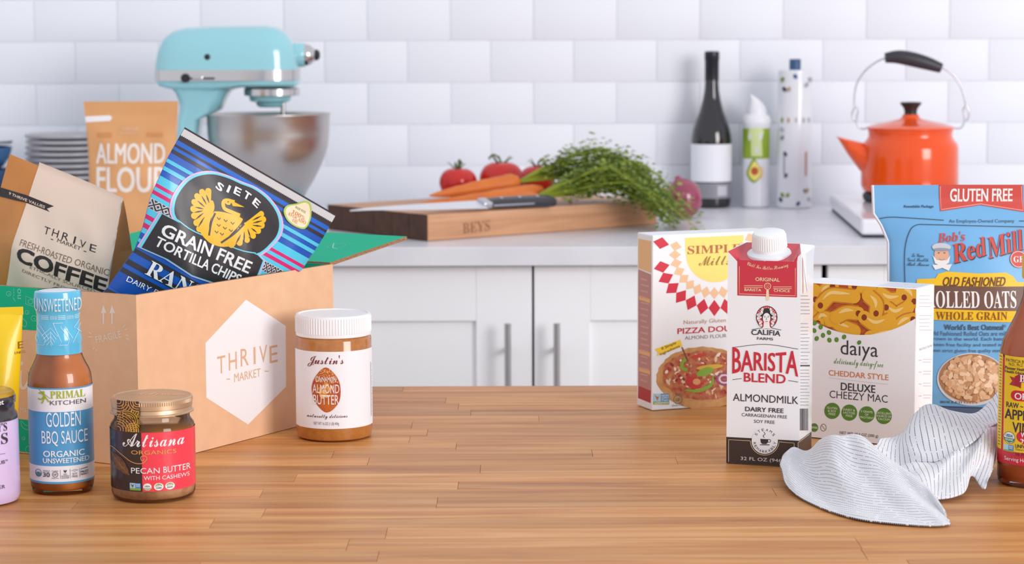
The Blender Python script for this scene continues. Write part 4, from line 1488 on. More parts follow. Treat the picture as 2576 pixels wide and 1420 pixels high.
# ------------------------------------------------------------------ cider vinegar bottle
def vinegar():
    t = thing('vinegar_bottle', 'amber bottle of apple cider vinegar with yellow label at the right edge', 'bottle', (.4976, 2.0917, TOP + .0005), rad(-13.4))
    P_ = [(.0300, 0), (.0335, .002), (.0345, .008), (.0345, .122), (.0338, .128), (.0312, .138), (.0268, .148), (.0215, .159), (.0165, .171), (.0138, .180), (.0130, .190), (.0130, .205)]
    obj('vinegar', lathe([(0, .004), (.030, .004), (.0325, .008), (.0332, .012), (.0332, .122), (.0325, .128), (.0299, .138), (.0255, .148), (.0202, .159), (.0152, .171), (.0125, .18), (0, .182)]),
        mat('cider_vinegar', '#d06632', .25, noise=(25., '#dd7d48', .25)), t, smooth=50)
    obj('glass', lathe([(0, 0)] + P_ + [(0, .205)]), G_CLEAR, t, smooth=40)
    obj('screw_cap', lathe([(.0145, .196), (.0152, .198), (.0152, .217), (.0145, .219), (0, .219)], 40), mat('vinegar_cap', '#d8b21a', .4), t, smooth=35)
    rr = prof(P_)
    YL, RD = mat('label_yellow', '#ecc51c', .35), mat('label_red_print', '#cc2335', .35)
    band(rr, .0213, .1228, RD, t, 'label_sheet', -170, 170, lift=.0003)
    A = lambda x, y: ((x - 2600) * .0003735, .1228 - (y - 13 - 895) * .000383)
    S = Sheet(t, on_cylinder(rr), A, du=.003, dv=.006, lift=.0005)
    K = ink('#3d2c3c')
    S.rect(2508, 903, 2519, 1140, YL, 0, 'label_strip')
    for i in range(30):
        S.rect(2511, 908 + i * 7.6, 2516, 910 + i * 7.6, ink('#8a6a1c'), 1, 'printed_small_text')
    S.rect(2524, 903, 2692, 1140, YL, 0, 'label_field')
    for j, (w_, x, w) in enumerate((('PATRICIA BRAGG', 2560, 66), ('N.D., Ph.D.', 2552, 36), ('Pioneer Health Crusader', 2568, 86), ('Health Educator, Author', 2568, 86))):
        S.text(w_, x, 914 + j * 9.5, w, 8, K, '' if j < 2 else 'sb', 1)
    S.poly([(2536, 953), (2552, 956), (2552, 968), (2566, 978), (2536, 974), (2543, 964)], ink('#b3283a'), 1, 'printed_ribbon')
    S.poly([(2549, 952), (2560, 945), (2640, 943), (2640, 962), (2565, 965), (2564, 980), (2550, 972)], ink('#a32036'), 2, 'printed_ribbon')
    S.text('BRAGG', 2600, 955, 78, 18, INK_W, 'b', 3)
    S.oval(2553, 999, 13, 13, RD, 1, 'printed_pill')
    S.rect(2553, 986, 2660, 1012, RD, 1, 'printed_pill')
    S.text('ORGANIC', 2600, 1000, 100, 16, INK_W, 'sb', 2)
    S.text('RAW ~ UNFILTERED', 2590, 1024, 120, 13, K, 'sb', 1)
    S.text('APPLE CIDER', 2600, 1047, 146, 25, K, 'sb', 1)
    S.text('VINEGAR', 2600, 1078, 108, 25, K, 'sb', 1)
    S.oval(2539, 1106, 14, 15, ink('#f0f0f0'), 1, 'printed_seal')
    S.poly([(2526, 1107), (2552, 1107), (2550, 1114), (2539, 1119), (2528, 1114)], ink('#2b8a5b'), 2, 'printed_seal')
    S.ring(2539, 1106, 13.5, 14.5, 1.2, ink('#7a5b2a'), 2, 'printed_seal')
    S.text('USDA', 2539, 1101, 17, 7, ink('#2f6f8f'), 'sb', 3)
    S.text('ORGANIC', 2539, 1111, 20, 5, INK_W, 'sb', 3)
    S.oval(2570, 1100, 14, 14, RD, 1, 'printed_pill')
    S.rect(2570, 1086, 2660, 1118, RD, 1, 'printed_pill')
    S.text('With The', 2592, 1095, 50, 12, INK_W, 'sb', 2)
    S.text('\'Mother\'', 2592, 1110, 50, 11, INK_W, 'sb', 2)
    S.rect(2526, 1124, 2537, 1140, ink('#a9d3e8'), 1, 'printed_badge')
    S.rect(2537, 1124, 2550, 1137, ink('#3f8ec4'), 1, 'printed_badge')
    S.rect(2526, 1137, 2550, 1141, ink('#8aa84c'), 2, 'printed_badge')
    S.text('NON', 2543.5, 1127.5, 9, 4, INK_W, 'sb', 2)
    S.text('GMO', 2543.5, 1132, 9, 4, INK_W, 'sb', 2)
    S.text('UNPASTEURIZED', 2590, 1124, 72, 9, K, 'sb', 1)
    S.text('Naturally Gluten Free', 2590, 1133, 70, 7, K, '', 1)
    S.text('16 FL OZ', 2578, 1144, 46, 9, K, '', 1)
    S.text('Serving Health Worldwide', 2592, 1160, 128, 12, INK_W, '', 1)
    S.done()


vinegar()

# ------------------------------------------------------------------ bags inside the cardboard box
def place(o, origin, x, y, z):
    o.matrix_world = Matrix(((x[0], y[0], z[0], origin[0]), (x[1], y[1], z[1], origin[1]), (x[2], y[2], z[2], origin[2]), (0, 0, 0, 1)))


def chips():
    W, H = .2055, .25
    t = thing('tortilla_chip_bag', 'blue striped bag of tortilla chips with a gold bird emblem leaning in the cardboard box', 'bag')
    place(t, (-.3895, 2.3464, .9067), (.7242, .4867, -.4885), (-.4847, .8632, .1414), (.4904, .1344, .8611))
    px = W / 439
    ins = prof([(0, 0), (70, .07), (130, .2), (200, .34), (310, .66), (400, .82), (534, 1)])
    lf = prof([(0, 0), (3, .12), (28, .25), (40, .45), (30, .55), (10, .68), (0, .86), (0, 1)])
    out = lambda tt: (-W / 2 + lf(tt) * px, W / 2 - lf(tt) * px * .9)

    def bul(s_, tt):
        return .028 * (max(0, math.sin(PI * s_)) ** .7) * max(0, math.sin(PI * min(1, max(0, (tt - .02) / .93)))) ** 1.25
    M_F = mat('chip_foil', '#1b5cc6', .34, coat=.12, noise=(12., '#1a55b4', .3))
    f = pouch(t, out, H, bul, M_F, wr=.003, seed=12, back=.5, sealt=.93)
    # horizontal stripes, distances from the top edge in drawing units
    S = Sheet(t, f, lambda x, y: (x, H - y * px), du=.004, dv=.004, lift=.0005, step=.0002)
    BK, SI, BL_, CY, PK, NV = ink('#33303a', .3), ink('#cfd0d6', .3), ink('#1f66cf', .25), ink('#55c8ea', .25), ink('#d42472', .3), ink('#1a4fb0', .25)
    rows = [(0, 4, BK), (4, 20, SI), (20, 33, BK), (33, 43, BL_), (43, 49, BK), (49, 56, BL_), (56, 64, BK), (80, 88, CY), (98, 107, CY), (121, 140, CY), (140, 148, PK), (148, 156, CY), (156, 165, PK), (165, 174, CY),
            (174, 197, SI), (197, 211, CY), (211, 221, PK), (221, 230, CY), (230, 241, PK), (241, 252, CY), (266, 274, CY), (290, 300, BK), (318, 330, BK), (340, 352, BK), (352, 392, NV), (398, 409, BK), (409, 421, BL_), (421, 437, BK), (437, 455, BL_),
            (455, 471, BK), (471, 486, BL_), (486, 500, CY)]
    n = 14
    for a, b, m in rows:
        pts = []
        for sgn, yy in ((1, a), (-1, b)):
            tt = 1 - yy * px / H
            l, r = out(tt)
            rng = range(n + 1) if sgn == 1 else range(n, -1, -1)
            pts += [(l + (r - l) * i / n, yy) for i in rng]
        S.poly(pts, m, 0, 'printed_stripe')
    for i in range(90):
        x = -W / 2 + W * i / 90
        S.poly([(x, 19), (x + W / 180, 21.5), (x + W / 90, 19)], SI, 1, 'printed_small_text')
    S.done()
    # woven zigzag band between the cyan stripes
    l, r = [v / px for v in out(1 - 186 * px / H)]
    S = Sheet(t, f, lambda x, y: (x * px, H - y * px), du=.004, dv=.004, lift=.0009, step=.0002, clip=(l * px, r * px, H - 197 * px, H - 174 * px))
    k, x = 0, l
    while x < r:
        m = x + 9
        S.stroke([(x, 176), (m, 185.5), (x + 18, 176)], 3.2, BK, 0, 'printed_zigzag')
        S.stroke([(x, 195), (m, 185.5), (x + 18, 195)], 3.2, BK, 0, 'printed_zigzag')
        S.poly([(x + 5, 175), (x + 13, 175), (m, 180)], BK, 0, 'printed_zigzag')
        S.poly([(x + 5, 196), (x + 13, 196), (m, 191)], BK, 0, 'printed_zigzag')
        S.poly([(x - 3, 185.5), (x, 182), (x + 3, 185.5), (x, 189)], BK, 0, 'printed_zigzag')
        x += 18
    S.done()
    A = rectify([(465, 320), (845, 540), (562.2, 1042.5), (167.2, 845.5)], W, H)
    S = Sheet(t, f, lambda x, y: A(x - 11, y - 9), du=.004, dv=.004, lift=.0010, step=.00016)
    q = lambda x, y: (260 + x / 3.0875, 300 + y / 3.0875)
    blob = [(556, 760), (562, 660), (610, 575), (690, 495), (780, 455), (880, 450), (990, 480), (1090, 525), (1200, 570), (1300, 650), (1370, 760), (1378, 870), (1320, 955), (1150, 1035), (900, 1010), (640, 860)]
    ban = [(462, 748), (690, 862), (1000, 990), (1165, 1045), (1212, 1090), (1120, 1268), (900, 1280), (640, 1185), (480, 1080), (316, 1015)]
    sm = lambda P_: [tuple(p) for p in catmull(P_, 5, True)]
    grow = lambda P_, k, c: [(c[0] + (x - c[0]) * k, c[1] + (y - c[1]) * k) for x, y in P_]
    PKL, CYL, K, W_, Y = ink('#dcb2dc', .3), ink('#6fd3ee', .3), mat('badge_black', '#312d33', .35), ink('#eeeef2'), ink('#e9b71a', .35)
    cb, cn = (965, 740), (765, 1010)
    for k, m, ly in ((1.085, PKL, 1), (1.05, CYL, 2)):
        S.poly([q(*p) for p in grow(sm(blob), k, cb)], m, ly, 'printed_badge_rim')
        S.poly([q(*p) for p in grow(ban, 1.06 if m is PKL else 1.035, cn)], m, ly, 'printed_banner_rim')
    S.poly([q(*p) for p in sm(blob)], K, 4, 'printed_badge_field')
    S.poly([q(*p) for p in ban], K, 4, 'printed_banner')
    S.stroke([q(*p) for p in ((560, 780), (690, 870), (1000, 995), (1150, 1030))], 2.6, CYL, 5, 'printed_line', smooth=4)
    for ch, x, y, r_ in (('S', 915, 540, -8), ('I', 985, 558, -3), ('E', 1056, 577, 2), ('T', 1132, 612, -6), ('E', 1203, 668, -14)):
        S.text(ch, *q(x, y), 5 if ch == 'I' else 17, 17, W_, 'sb', 6, rot=rad(r_), wt=.05)
    # gold bird: body, fanned wings, neck and beak
    def P2(L_):
        return [q(*p) for p in L_]
    S.poly(P2(sm([(845, 735), (880, 722), (960, 735), (1060, 770), (1055, 800), (985, 870), (900, 945), (800, 935), (790, 905), (815, 820)])), Y, 6, 'printed_bird')
    for root, tips in (((800, 760), ((822, 572), (775, 580), (735, 612), (708, 655), (694, 705), (694, 755), (706, 805), (724, 850))),
                       ((1045, 850), ((1236, 752), (1250, 792), (1232, 832), (1192, 868), (1140, 900), (1085, 928), (1025, 950), (965, 968)))):
        for tx, ty in tips:
            S.stroke(P2([root, (tx, ty)]), 15, Y, 6, 'printed_bird')
            S.oval(*q(tx, ty), 7.6, 7.6, Y, 6, 'printed_bird', 14)
    S.poly(P2(sm([(845, 640), (860, 690), (840, 745), (812, 810), (795, 900), (745, 895), (720, 830), (740, 740), (790, 690)])), Y, 6, 'printed_bird')
    S.poly(P2(sm([(1095, 800), (1150, 810), (1130, 870), (1050, 930), (950, 975), (890, 962), (985, 885), (1060, 820)])), Y, 6, 'printed_bird')
    S.poly(P2(sm([(745, 895), (790, 905), (860, 945), (930, 950), (960, 975), (900, 985), (840, 972), (790, 945)])), Y, 6, 'printed_bird')
    S.stroke(P2([(1050, 752), (985, 725), (935, 700), (930, 655), (960, 640), (1020, 655)]), 9, Y, 6, 'printed_bird', smooth=5)
    S.poly(P2([(990, 640), (1098, 694), (1000, 682)]), Y, 6, 'printed_bird')
    S.oval(*q(965, 655), 8, 6, Y, 6, 'printed_bird', 14, .4)
    S.oval(*q(968, 651), 2, 1.6, K, 7, 'printed_bird', 8)
    for p0, p1 in (((805, 600), (822, 660)), ((770, 610), (800, 670)), ((735, 645), (785, 690)), ((712, 690), (775, 705)), ((700, 730), (768, 718)), ((705, 780), (770, 735)), ((720, 835), (775, 765)),
                   ((1232, 765), (1150, 790)), ((1235, 800), (1150, 810)), ((1225, 840), (1145, 825)), ((1175, 880), (1130, 845)), ((1115, 915), (1100, 850)), ((1060, 945), (1070, 870)), ((1000, 955), (1040, 890))):
        S.stroke(P2([p0, ((p0[0] + p1[0]) / 2, (p0[1] + p1[1]) / 2), p1]), 4, K, 7, 'printed_feather', taper=True)
    S.stroke(P2([(862, 735), (828, 800), (800, 900)]), 4.5, K, 7, 'printed_bird', smooth=4)
    S.stroke(P2([(1075, 812), (990, 885), (890, 955)]), 4.5, K, 7, 'printed_bird', smooth=4)
    for i, (x, y) in enumerate(((885, 775), (935, 790), (985, 808), (880, 825), (925, 845), (968, 862), (860, 875), (900, 890))):
        S.stroke(P2([(x - 11, y - 10), (x + 2, y + 8), (x + 14, y - 6)]), 2.2, K, 7, 'printed_scales')
    S.text('GRAIN FREE', *q(782, 1000), 232, 30, W_, 'sb', 6, rot=rad(4.5), wt=.03)
    S.text('TORTILLA CHIPS', *q(718, 1092), 222, 24, W_, 'sb', 6, rot=rad(3.5))
    S.text('RANCH', *q(585, 1270), 172, 38, W_, 'b', 6, rot=rad(2))
    S.text('DAIRY FREE', *q(352, 1322), 112, 13, W_, 'm', 6, rot=rad(3))
    # pear shaped oil claim
    pear = [(1600, 660), (1640, 690), (1640, 790), (1590, 868), (1520, 860), (1450, 810), (1422, 740), (1450, 695), (1530, 680)]
    S.poly(P2(grow(sm(pear), 1.0, (1540, 770))), ink('#a9c85a'), 5, 'printed_claim')
    S.poly(P2(grow(sm(pear), .88, (1540, 770))), ink('#f0dfc0'), 6, 'printed_claim')
    for w_, x, y, w, h, c in (('MADE WITH', 1558, 728, 30, 6, '#5d7a3a'), ('100%', 1540, 765, 38, 9, '#c8792e'), ('AVOCADO', 1525, 790, 52, 9, '#c8792e'), ('OIL', 1510, 815, 16, 8, '#c8792e')):
        S.text(w_, *q(x, y), w, h, ink(c), 'b', 7)
    S.done()


chips()


def coffee():
    W, H = .165, .235
    t = thing('coffee_bag', 'kraft coffee bag with cream label and black lettering at the left inside the box', 'bag')
    place(t, (-.5308, 2.4435, .8903), (.83, -.4848, -.2758), (.5164, .8548, .0513), (.2109, -.185, .9598))
    out = lambda tt: (-W / 2 - .004 * (1 - tt), W / 2 + .012 * min(1, (1 - tt) * 2.2))

    def bul(s_, tt):
        e = max(0., 1 - tt)
        return .024 * min(1, e * 2.6) ** .9 * (.55 + .45 * max(0, math.sin(PI * s_)) ** .8)
    M_K = mat('coffee_kraft', '#dc934f', .45, noise=(30., '#cf8443', .3), bump=(60, .15, .002))
    f = pouch(t, out, H, bul, M_K, wr=.003, seed=5, back=2.3)
    A = rectify([(25, 388), (310, 505), (225.2, 1015.8), (-49.5, 886.8)], W, H)
    S = Sheet(t, f, lambda x, y: A(x + 20, y + 4), du=.004, dv=.004, lift=.0006, step=.0002)
    CR, K, GY = ink('#fae0cf', .5), ink('#33292a', .5), ink('#8a6f60', .5)
    S.poly([(80, 404), (150, 432), (225, 463), (292, 495), (300, 600), (302, 720), (292, 860), (14, 790), (28, 720), (56, 560)], CR, 0, 'printed_label')
    S.poly([(-14, 464), (60, 484), (132, 512), (116, 518), (124, 526), (60, 502), (-16, 486)], K, 1, 'printed_ribbon')
    S.text('9 THRIVE VALUES', 64, 497, 94, 6.5, CR, 'sb', 2, rot=rad(2))
    for ch, x, y in (('T', 124, 572), ('H', 146, 578), ('R', 170, 587), ('I', 191, 596), ('V', 211, 606), ('E', 237, 616)):
        S.text(ch, x, y, 4 if ch == 'I' else 15, 18, K, 'sr', 1, rot=rad(3))
    S.text('MARKET', 180, 606, 54, 9, K, 'sr', 1)
    S.stroke([(137, 592), (143, 594)], 2, K, 1)
    S.stroke([(214, 623), (221, 625)], 2, K, 1)
    S.text('FRESH-ROASTED ORGANIC', 170, 638, 208, 16, GY, '', 1, rot=rad(2))
    S.text('COFFEE', 166, 668, 206, 35, K, 'sb', 1, rot=rad(1), wt=.06)
    S.text('ETHICALLY SOURCED', 170, 692, 150, 7.5, GY, 'sr', 1)
    S.text('DIRECTLY FROM FARMS', 162, 705, 172, 7.5, GY, 'sr', 1)
    S.ring(158, 722, 14, 11, 1.6, K, 1)
    S.text('THRIVE', 158, 722, 16, 6, K, 'sb', 1)
    S.done()


coffee()

# ------------------------------------------------------------------ almond flour bag on the back worktop
def flour():
    W, H = .1535, .2225
    t = thing('almond_flour_bag', 'tan kraft almond flour pouch standing behind the cardboard box', 'bag', (-.6171, 3.62, CNT + .0005), rad(0))
    out = lambda tt: (-W / 2 + .006 * math.sin(PI * tt), W / 2 - .005 * math.sin(PI * tt))
    bul = lambda s_, tt: .026 * max(0, math.sin(PI * s_)) ** .6 * min(1, max(0, .9 - tt) * 2.2) ** .9
    f = pouch(t, out, H, bul, mat('flour_kraft', '#e2a873', .55, noise=(14., '#d89c66', .3)), wr=.002, seed=8, sealt=.85)
    A = rectify([(210.1, 256.4), (448, 255.6), (455, 599.4), (218.6, 600.2)], W, H)
    S = Sheet(t, f, A, du=.008, dv=.008, lift=.0006)
    W_ = ink('#efe4dd', .5)
    S.poly([(211, 294), (277, 291), (283, 297), (278, 305), (211, 309)], ink('#f0eef0', .5), 0, 'zip_tab')
    S.text('THRIVE', 325, 325, 52, 9, ink('#eec39e', .5), 'sb', 0)
    S.text('MARKET', 326, 336, 44, 6, ink('#eec39e', .5), 'sb', 0)
    S.rect(246, 334, 283, 346, ink('#d08f57', .5), 0)
    S.rect(371, 334, 411, 345, ink('#d08f57', .5), 0)
    S.text('ALMOND', 331, 386, 172, 50, W_, 'sb', 0)
    S.text('FLOUR', 336, 451, 176, 62, W_, 'sb', 0)
    S.done()


flour()

# ------------------------------------------------------------------ plates and bowls at the far left
plate_prof = [(0, .002), (.048, .002), (.050, 0), (.054, .002), (.068, .0032), (.0750, .0036), (.0768, .0052), (.0768, .0088), (.0752, .0104), (.068, .0098), (.05, .0072), (0, .0062)]
plate_me = None
M_PL = mat('grey_stoneware', '#b3b0b6', .3, noise=(10., '#a6a3aa', .3))
for i in range(14):
    o = obj('dinner_plate', plate_me or lathe(plate_prof, 40), M_PL, None, loc=(-.8170 + (i * 37 % 5 - 2) * .0006, 4.10, CNT + .0005 + i * .0107), smooth=40)
    plate_me = o.data
    tag(o, 'topmost grey stoneware plate of the stack behind the almond flour bag' if i == 13 else
        'grey stoneware plate below the top one in the stack behind the almond flour bag', 'plate', 'stacked grey plates')
bowl_prof = [(0, .003), (.022, .003), (.024, 0), (.028, .003), (.046, .012), (.058, .027), (.063, .045), (.0635, .047), (.061, .047), (.056, .029), (.043, .015), (0, .007)]
for i, (c, c2, lb) in enumerate((('#d5d6df', '#c4c6d2', 'pale bowl at the bottom of the stack at the left edge'), ('#3f628e', '#39567f', 'dark blue bowl in the middle of the stack at the left edge'), ('#4a76a8', '#41699a', 'lighter blue bowl just under the rimmed plate at the left edge'))):
    tag(obj('soup_bowl', lathe(bowl_prof, 40), mat('bowl_glaze_%d' % i, c, .25, noise=(20., c2, .3)), None, loc=(-.9700, 4.04, CNT + .0005 + i * .0405), smooth=40), lb, 'bowl', 'bowls stacked at the left edge')
sp = thing('side_plate', 'pale side plate with a dark rim on top of the bowls at the left edge', 'plate', (-.9700, 4.04, CNT + .0005 + .1285))
obj('plate_body', lathe([(r_ * .82, z_ * 1.1) for r_, z_ in plate_prof], 40), mat('pale_glaze', '#cfd0d9', .25), sp, smooth=40)
obj('plate_rim', lathe([(.0612, .0078), (.0636, .0080), (.0638, .0105), (.0612, .0112)], 40, cap=False), mat('rim_glaze', '#4c4a58', .3), sp, smooth=40)

# ------------------------------------------------------------------ stand mixer
def mixer():
    X0, Y0 = -.47, 3.95
    t = thing('stand_mixer', 'pale turquoise stand mixer with chrome band and steel bowl against the tiles', 'mixer', (X0, Y0, CNT + .0005))
    M_T = mat('mixer_enamel', '#97d3df', .16, coat=.6, spec=.6)
    M_CH = mat('mixer_chrome', '#cfcccd', .16, 1.)
    M_BK = mat('mixer_black', '#26262c', .35)
    zz = lambda z: z - CNT
    st = [(-.6262, 1.200, .012), (-.6245, 1.222, .030), (-.619, 1.244, .044), (-.609, 1.262, .054), (-.594, 1.2735, .061), (-.572, 1.279, .066), (-.53, 1.2815, .070), (-.47, 1.2825, .071), (-.43, 1.282, .070),
          (-.412, 1.279, .067), (-.398, 1.271, .061), (-.387, 1.258, .052), (-.379, 1.240, .040), (-.3755, 1.222, .028), (-.3745, 1.208, .015)]

    def ring(x, zt, hw, zb, n=28):
        r = []
        for i in range(n + 1):
            a = PI * i / n
            c, s_ = math.cos(a), math.sin(a)
            r.append((x - X0, hw * math.copysign(abs(c) ** .62, c), zz(zb + (zt - zb) * abs(s_) ** .62)))
        return r
    obj('motor_head', loft([ring(x, zt, hw, 1.2045) for x, zt, hw in st]), M_T, t, smooth=50)
    # chrome band and the lower shell share the plan outline of the head
    def plan(grow):
        k = [(x, hw + grow) for x, _, hw in st]
        return [(x - X0, hw) for x, hw in k] + [(x - X0, -hw) for x, hw in reversed(k)]

    def slab(z0, z1, g0, g1):
        a, b = plan(g0), plan(g1)
        return loft([[(x, y, zz(z0)) for x, y in a], [(x, y, zz(z1)) for x, y in b]])
    obj('trim_band', slab(1.1865, 1.2050, .0012, .0012), M_CH, t, smooth=35)
    # underside: full shell at left, thinner at the beater end
    und = []
    for x, zb, hw in [(-.6245, 1.183, .028), (-.617, 1.176, .044), (-.600, 1.1715, .056), (-.57, 1.1695, .062), (-.52, 1.168, .064), (-.49, 1.170, .066), (-.472, 1.1735, .068), (-.43, 1.1735, .070), (-.40, 1.1735, .062), (-.383, 1.1745, .044), (-.3755, 1.178, .026)]:
        r = []
        for i in range(21):
            a = PI * i / 20
            c, s_ = math.cos(a), math.sin(a)
            r.append((x - X0, -hw * math.copysign(abs(c) ** .5, c), zz(1.187 - (1.187 - zb) * abs(s_) ** .4)))
        und.append(r)
    obj('chin_shell', loft(und), M_T, t, smooth=50)
    # neck and foot
    nk = []
    for z, xl, xr, d in [(1.176, -.603, -.480, .050), (1.165, -.592, -.497, .050), (1.150, -.586, -.505, .047), (1.135, -.585, -.512, .044), (1.118, -.587, -.548, .043), (1.09, -.590, -.552, .043), (1.04, -.593, -.552, .046), (.995, -.600, -.545, .055), (.972, -.608, -.53, .066), (.960, -.612, -.52, .074)]:
        r = []
        for i in range(32):
            a = 2 * PI * i / 32
            c, s_ = math.cos(a), math.sin(a)
            e = .55
            r.append(((xl + xr) / 2 - X0 + (xr - xl) / 2 * math.copysign(abs(c) ** e, c), d * math.copysign(abs(s_) ** e, s_), zz(z)))
        nk.append(r)
    obj('pedestal', loft(nk), M_T, t, smooth=50)
    ft = []
    for z, g in ((.9375, -.004), (.942, 0), (.952, 0), (.962, -.012)):
        r = []
        for i in range(48):
            a = 2 * PI * i / 48
            c, s_ = math.cos(a), math.sin(a)
            r.append((-.475 - X0 + (.150 + g) * math.copysign(abs(c) ** .7, c), (.088 + g) * math.copysign(abs(s_) ** .8, s_), zz(z)))
        ft.append(r)
    obj('foot', loft(ft), M_T, t, smooth=50)
    # planetary, collar, beater shaft
    cx = -.4235 - X0
    obj('collar', lathe([(.046, 0), (.0495, .001), (.0495, .0125), (.046, .0145)], 48), M_CH, t, loc=(cx, 0, zz(1.1585)), smooth=35)
    obj('planetary_hub', lathe([(0, 0), (.020, 0), (.024, .003), (.026, .008), (.036, .011), (.0375, .016), (.0375, .021)], 48), M_T, t, loc=(cx - .003, 0, zz(1.1385)), smooth=45)
    obj('beater_shaft', lathe([(0, -.05), (.0045, -.05), (.0045, .02), (0, .02)], 20), M_STEEL, t, loc=(-.4035 - X0, -.006, zz(1.135)), smooth=40)
    # hub nose with knob
    RY = Matrix.Rotation(PI / 2, 3, 'Y')
    obj('hub_nose', moved(lathe([(.0215, 0), (.0215, .022), (.0200, .024), (0, .024)], 36), (-.388 - X0, 0, zz(1.230)), RY), M_T, t, smooth=40)
    obj('hub_cover', moved(lathe([(.019, 0), (.0195, .004), (.0175, .012), (.011, .0195), (.0085, .021), (0, .021)], 36), (-.3665 - X0, 0, zz(1.230)), RY), M_CH, t, smooth=40)
    obj('hub_knob', moved(lathe([(.0095, 0), (.0098, .005), (.006, .009), (0, .0098)], 24), (-.347 - X0, 0, zz(1.230)), RY), M_BK, t, smooth=40)
    RX = Matrix.Rotation(PI / 2, 3, 'X')
    obj('pivot_cap', moved(lathe([(.006, 0), (.006, .003), (.0045, .0042), (0, .0045)], 24), (-.527 - X0, -.066, zz(1.2275)), RX), M_BK, t, smooth=40)
    obj('speed_lever', join(moved(lathe([(.008, 0), (.008, .006), (.006, .008), (0, .008)], 24), (-.566 - X0, -.064, zz(1.1915)), RX),
                            bx_d(-.560 - X0, -.515 - X0, -.073, -.069, zz(1.189), zz(1.1925))), M_BK, t, smooth=40)
    obj('lever_stem', bx(-.553 - X0, -.535 - X0, -.076, -.072, zz(1.1895), zz(1.1955), .001), M_CH, t)
    # bowl
    M_BW = mat('bowl_steel', '#cbc6c3', .30, 1., aniso=.5)
    obj('mixing_bowl', lathe([(.0, .022), (.045, .022), (.050, .026), (.058, .034), (.0665, .0515), (.078, .070), (.0875, .088), (.097, .108), (.1045, .131), (.1075, .155), (.1085, .1865), (.1100, .1890), (.1098, .1905),
                              (.1073, .1890), (.1063, .155), (.1033, .131), (.0958, .109), (.0863, .089), (.0768, .071), (.0653, .0525), (.05, .03), (0, .026)], 72, cap=False), M_BW, t, loc=(-.4304 - X0, 0, 0), smooth=60)
    obj('bowl_foot', lathe([(.052, .012), (.052, .016), (.046, .024), (.040, .024)], 48), M_BW, t, loc=(-.4304 - X0, 0, 0), smooth=40)


def bx_d(*a):
    b = bx(*a)
    b.verts.index_update()
    r = ([tuple(v.co) for v in b.verts], [tuple(v.index for v in f.verts) for f in b.faces])
    b.free()
    return r


mixer()

# ------------------------------------------------------------------ bottles by the wall
def wine():
    t = thing('wine_bottle', 'dark wine bottle with blank white label beside the red onion', 'bottle', (.3795, 4.2292, CNT + .0005), rad(-5.1))
    P_ = [(.030, 0), (.036, .002), (.0375, .008), (.0378, .030), (.0385, .125), (.0380, .133), (.0350, .148), (.0290, .166), (.0226, .182), (.0172, .203), (.0140, .221), (.0130, .236), (.0130, .276)]
    obj('bottle_glass', lathe([(0, .004), (.02, .003)] + P_ + [(.0130, .29)], 56), mat('dark_glass', '#1b1a20', .08, spec=.7, coat=.4), t, smooth=45)
    obj('capsule', lathe([(.0134, .240), (.0134, .2775), (.0142, .2785), (.0142, .291), (.0135, .2945), (0, .2955)], 40), mat('capsule_foil', '#25252d', .3, .2), t, smooth=40)
    rr = prof(P_)
    band(rr, .0493, .1203, mat('wine_label', '#eceef6', .55), t, 'paper_label', -88, 88, lift=.0004, zn=6)
    band(rr, .0180, .0470, mat('wine_lower_label', '#8d8d96', .4), t, 'small_label', -88, 88, lift=.0004, zn=3)
    S = Sheet(t, on_cylinder(rr), lambda x, y: (x, y), du=.004, lift=.0007)
    S.rect(.012, .023, .029, .042, ink('#c2c4cc'), 0, 'printed_square')
    S.done()


wine()


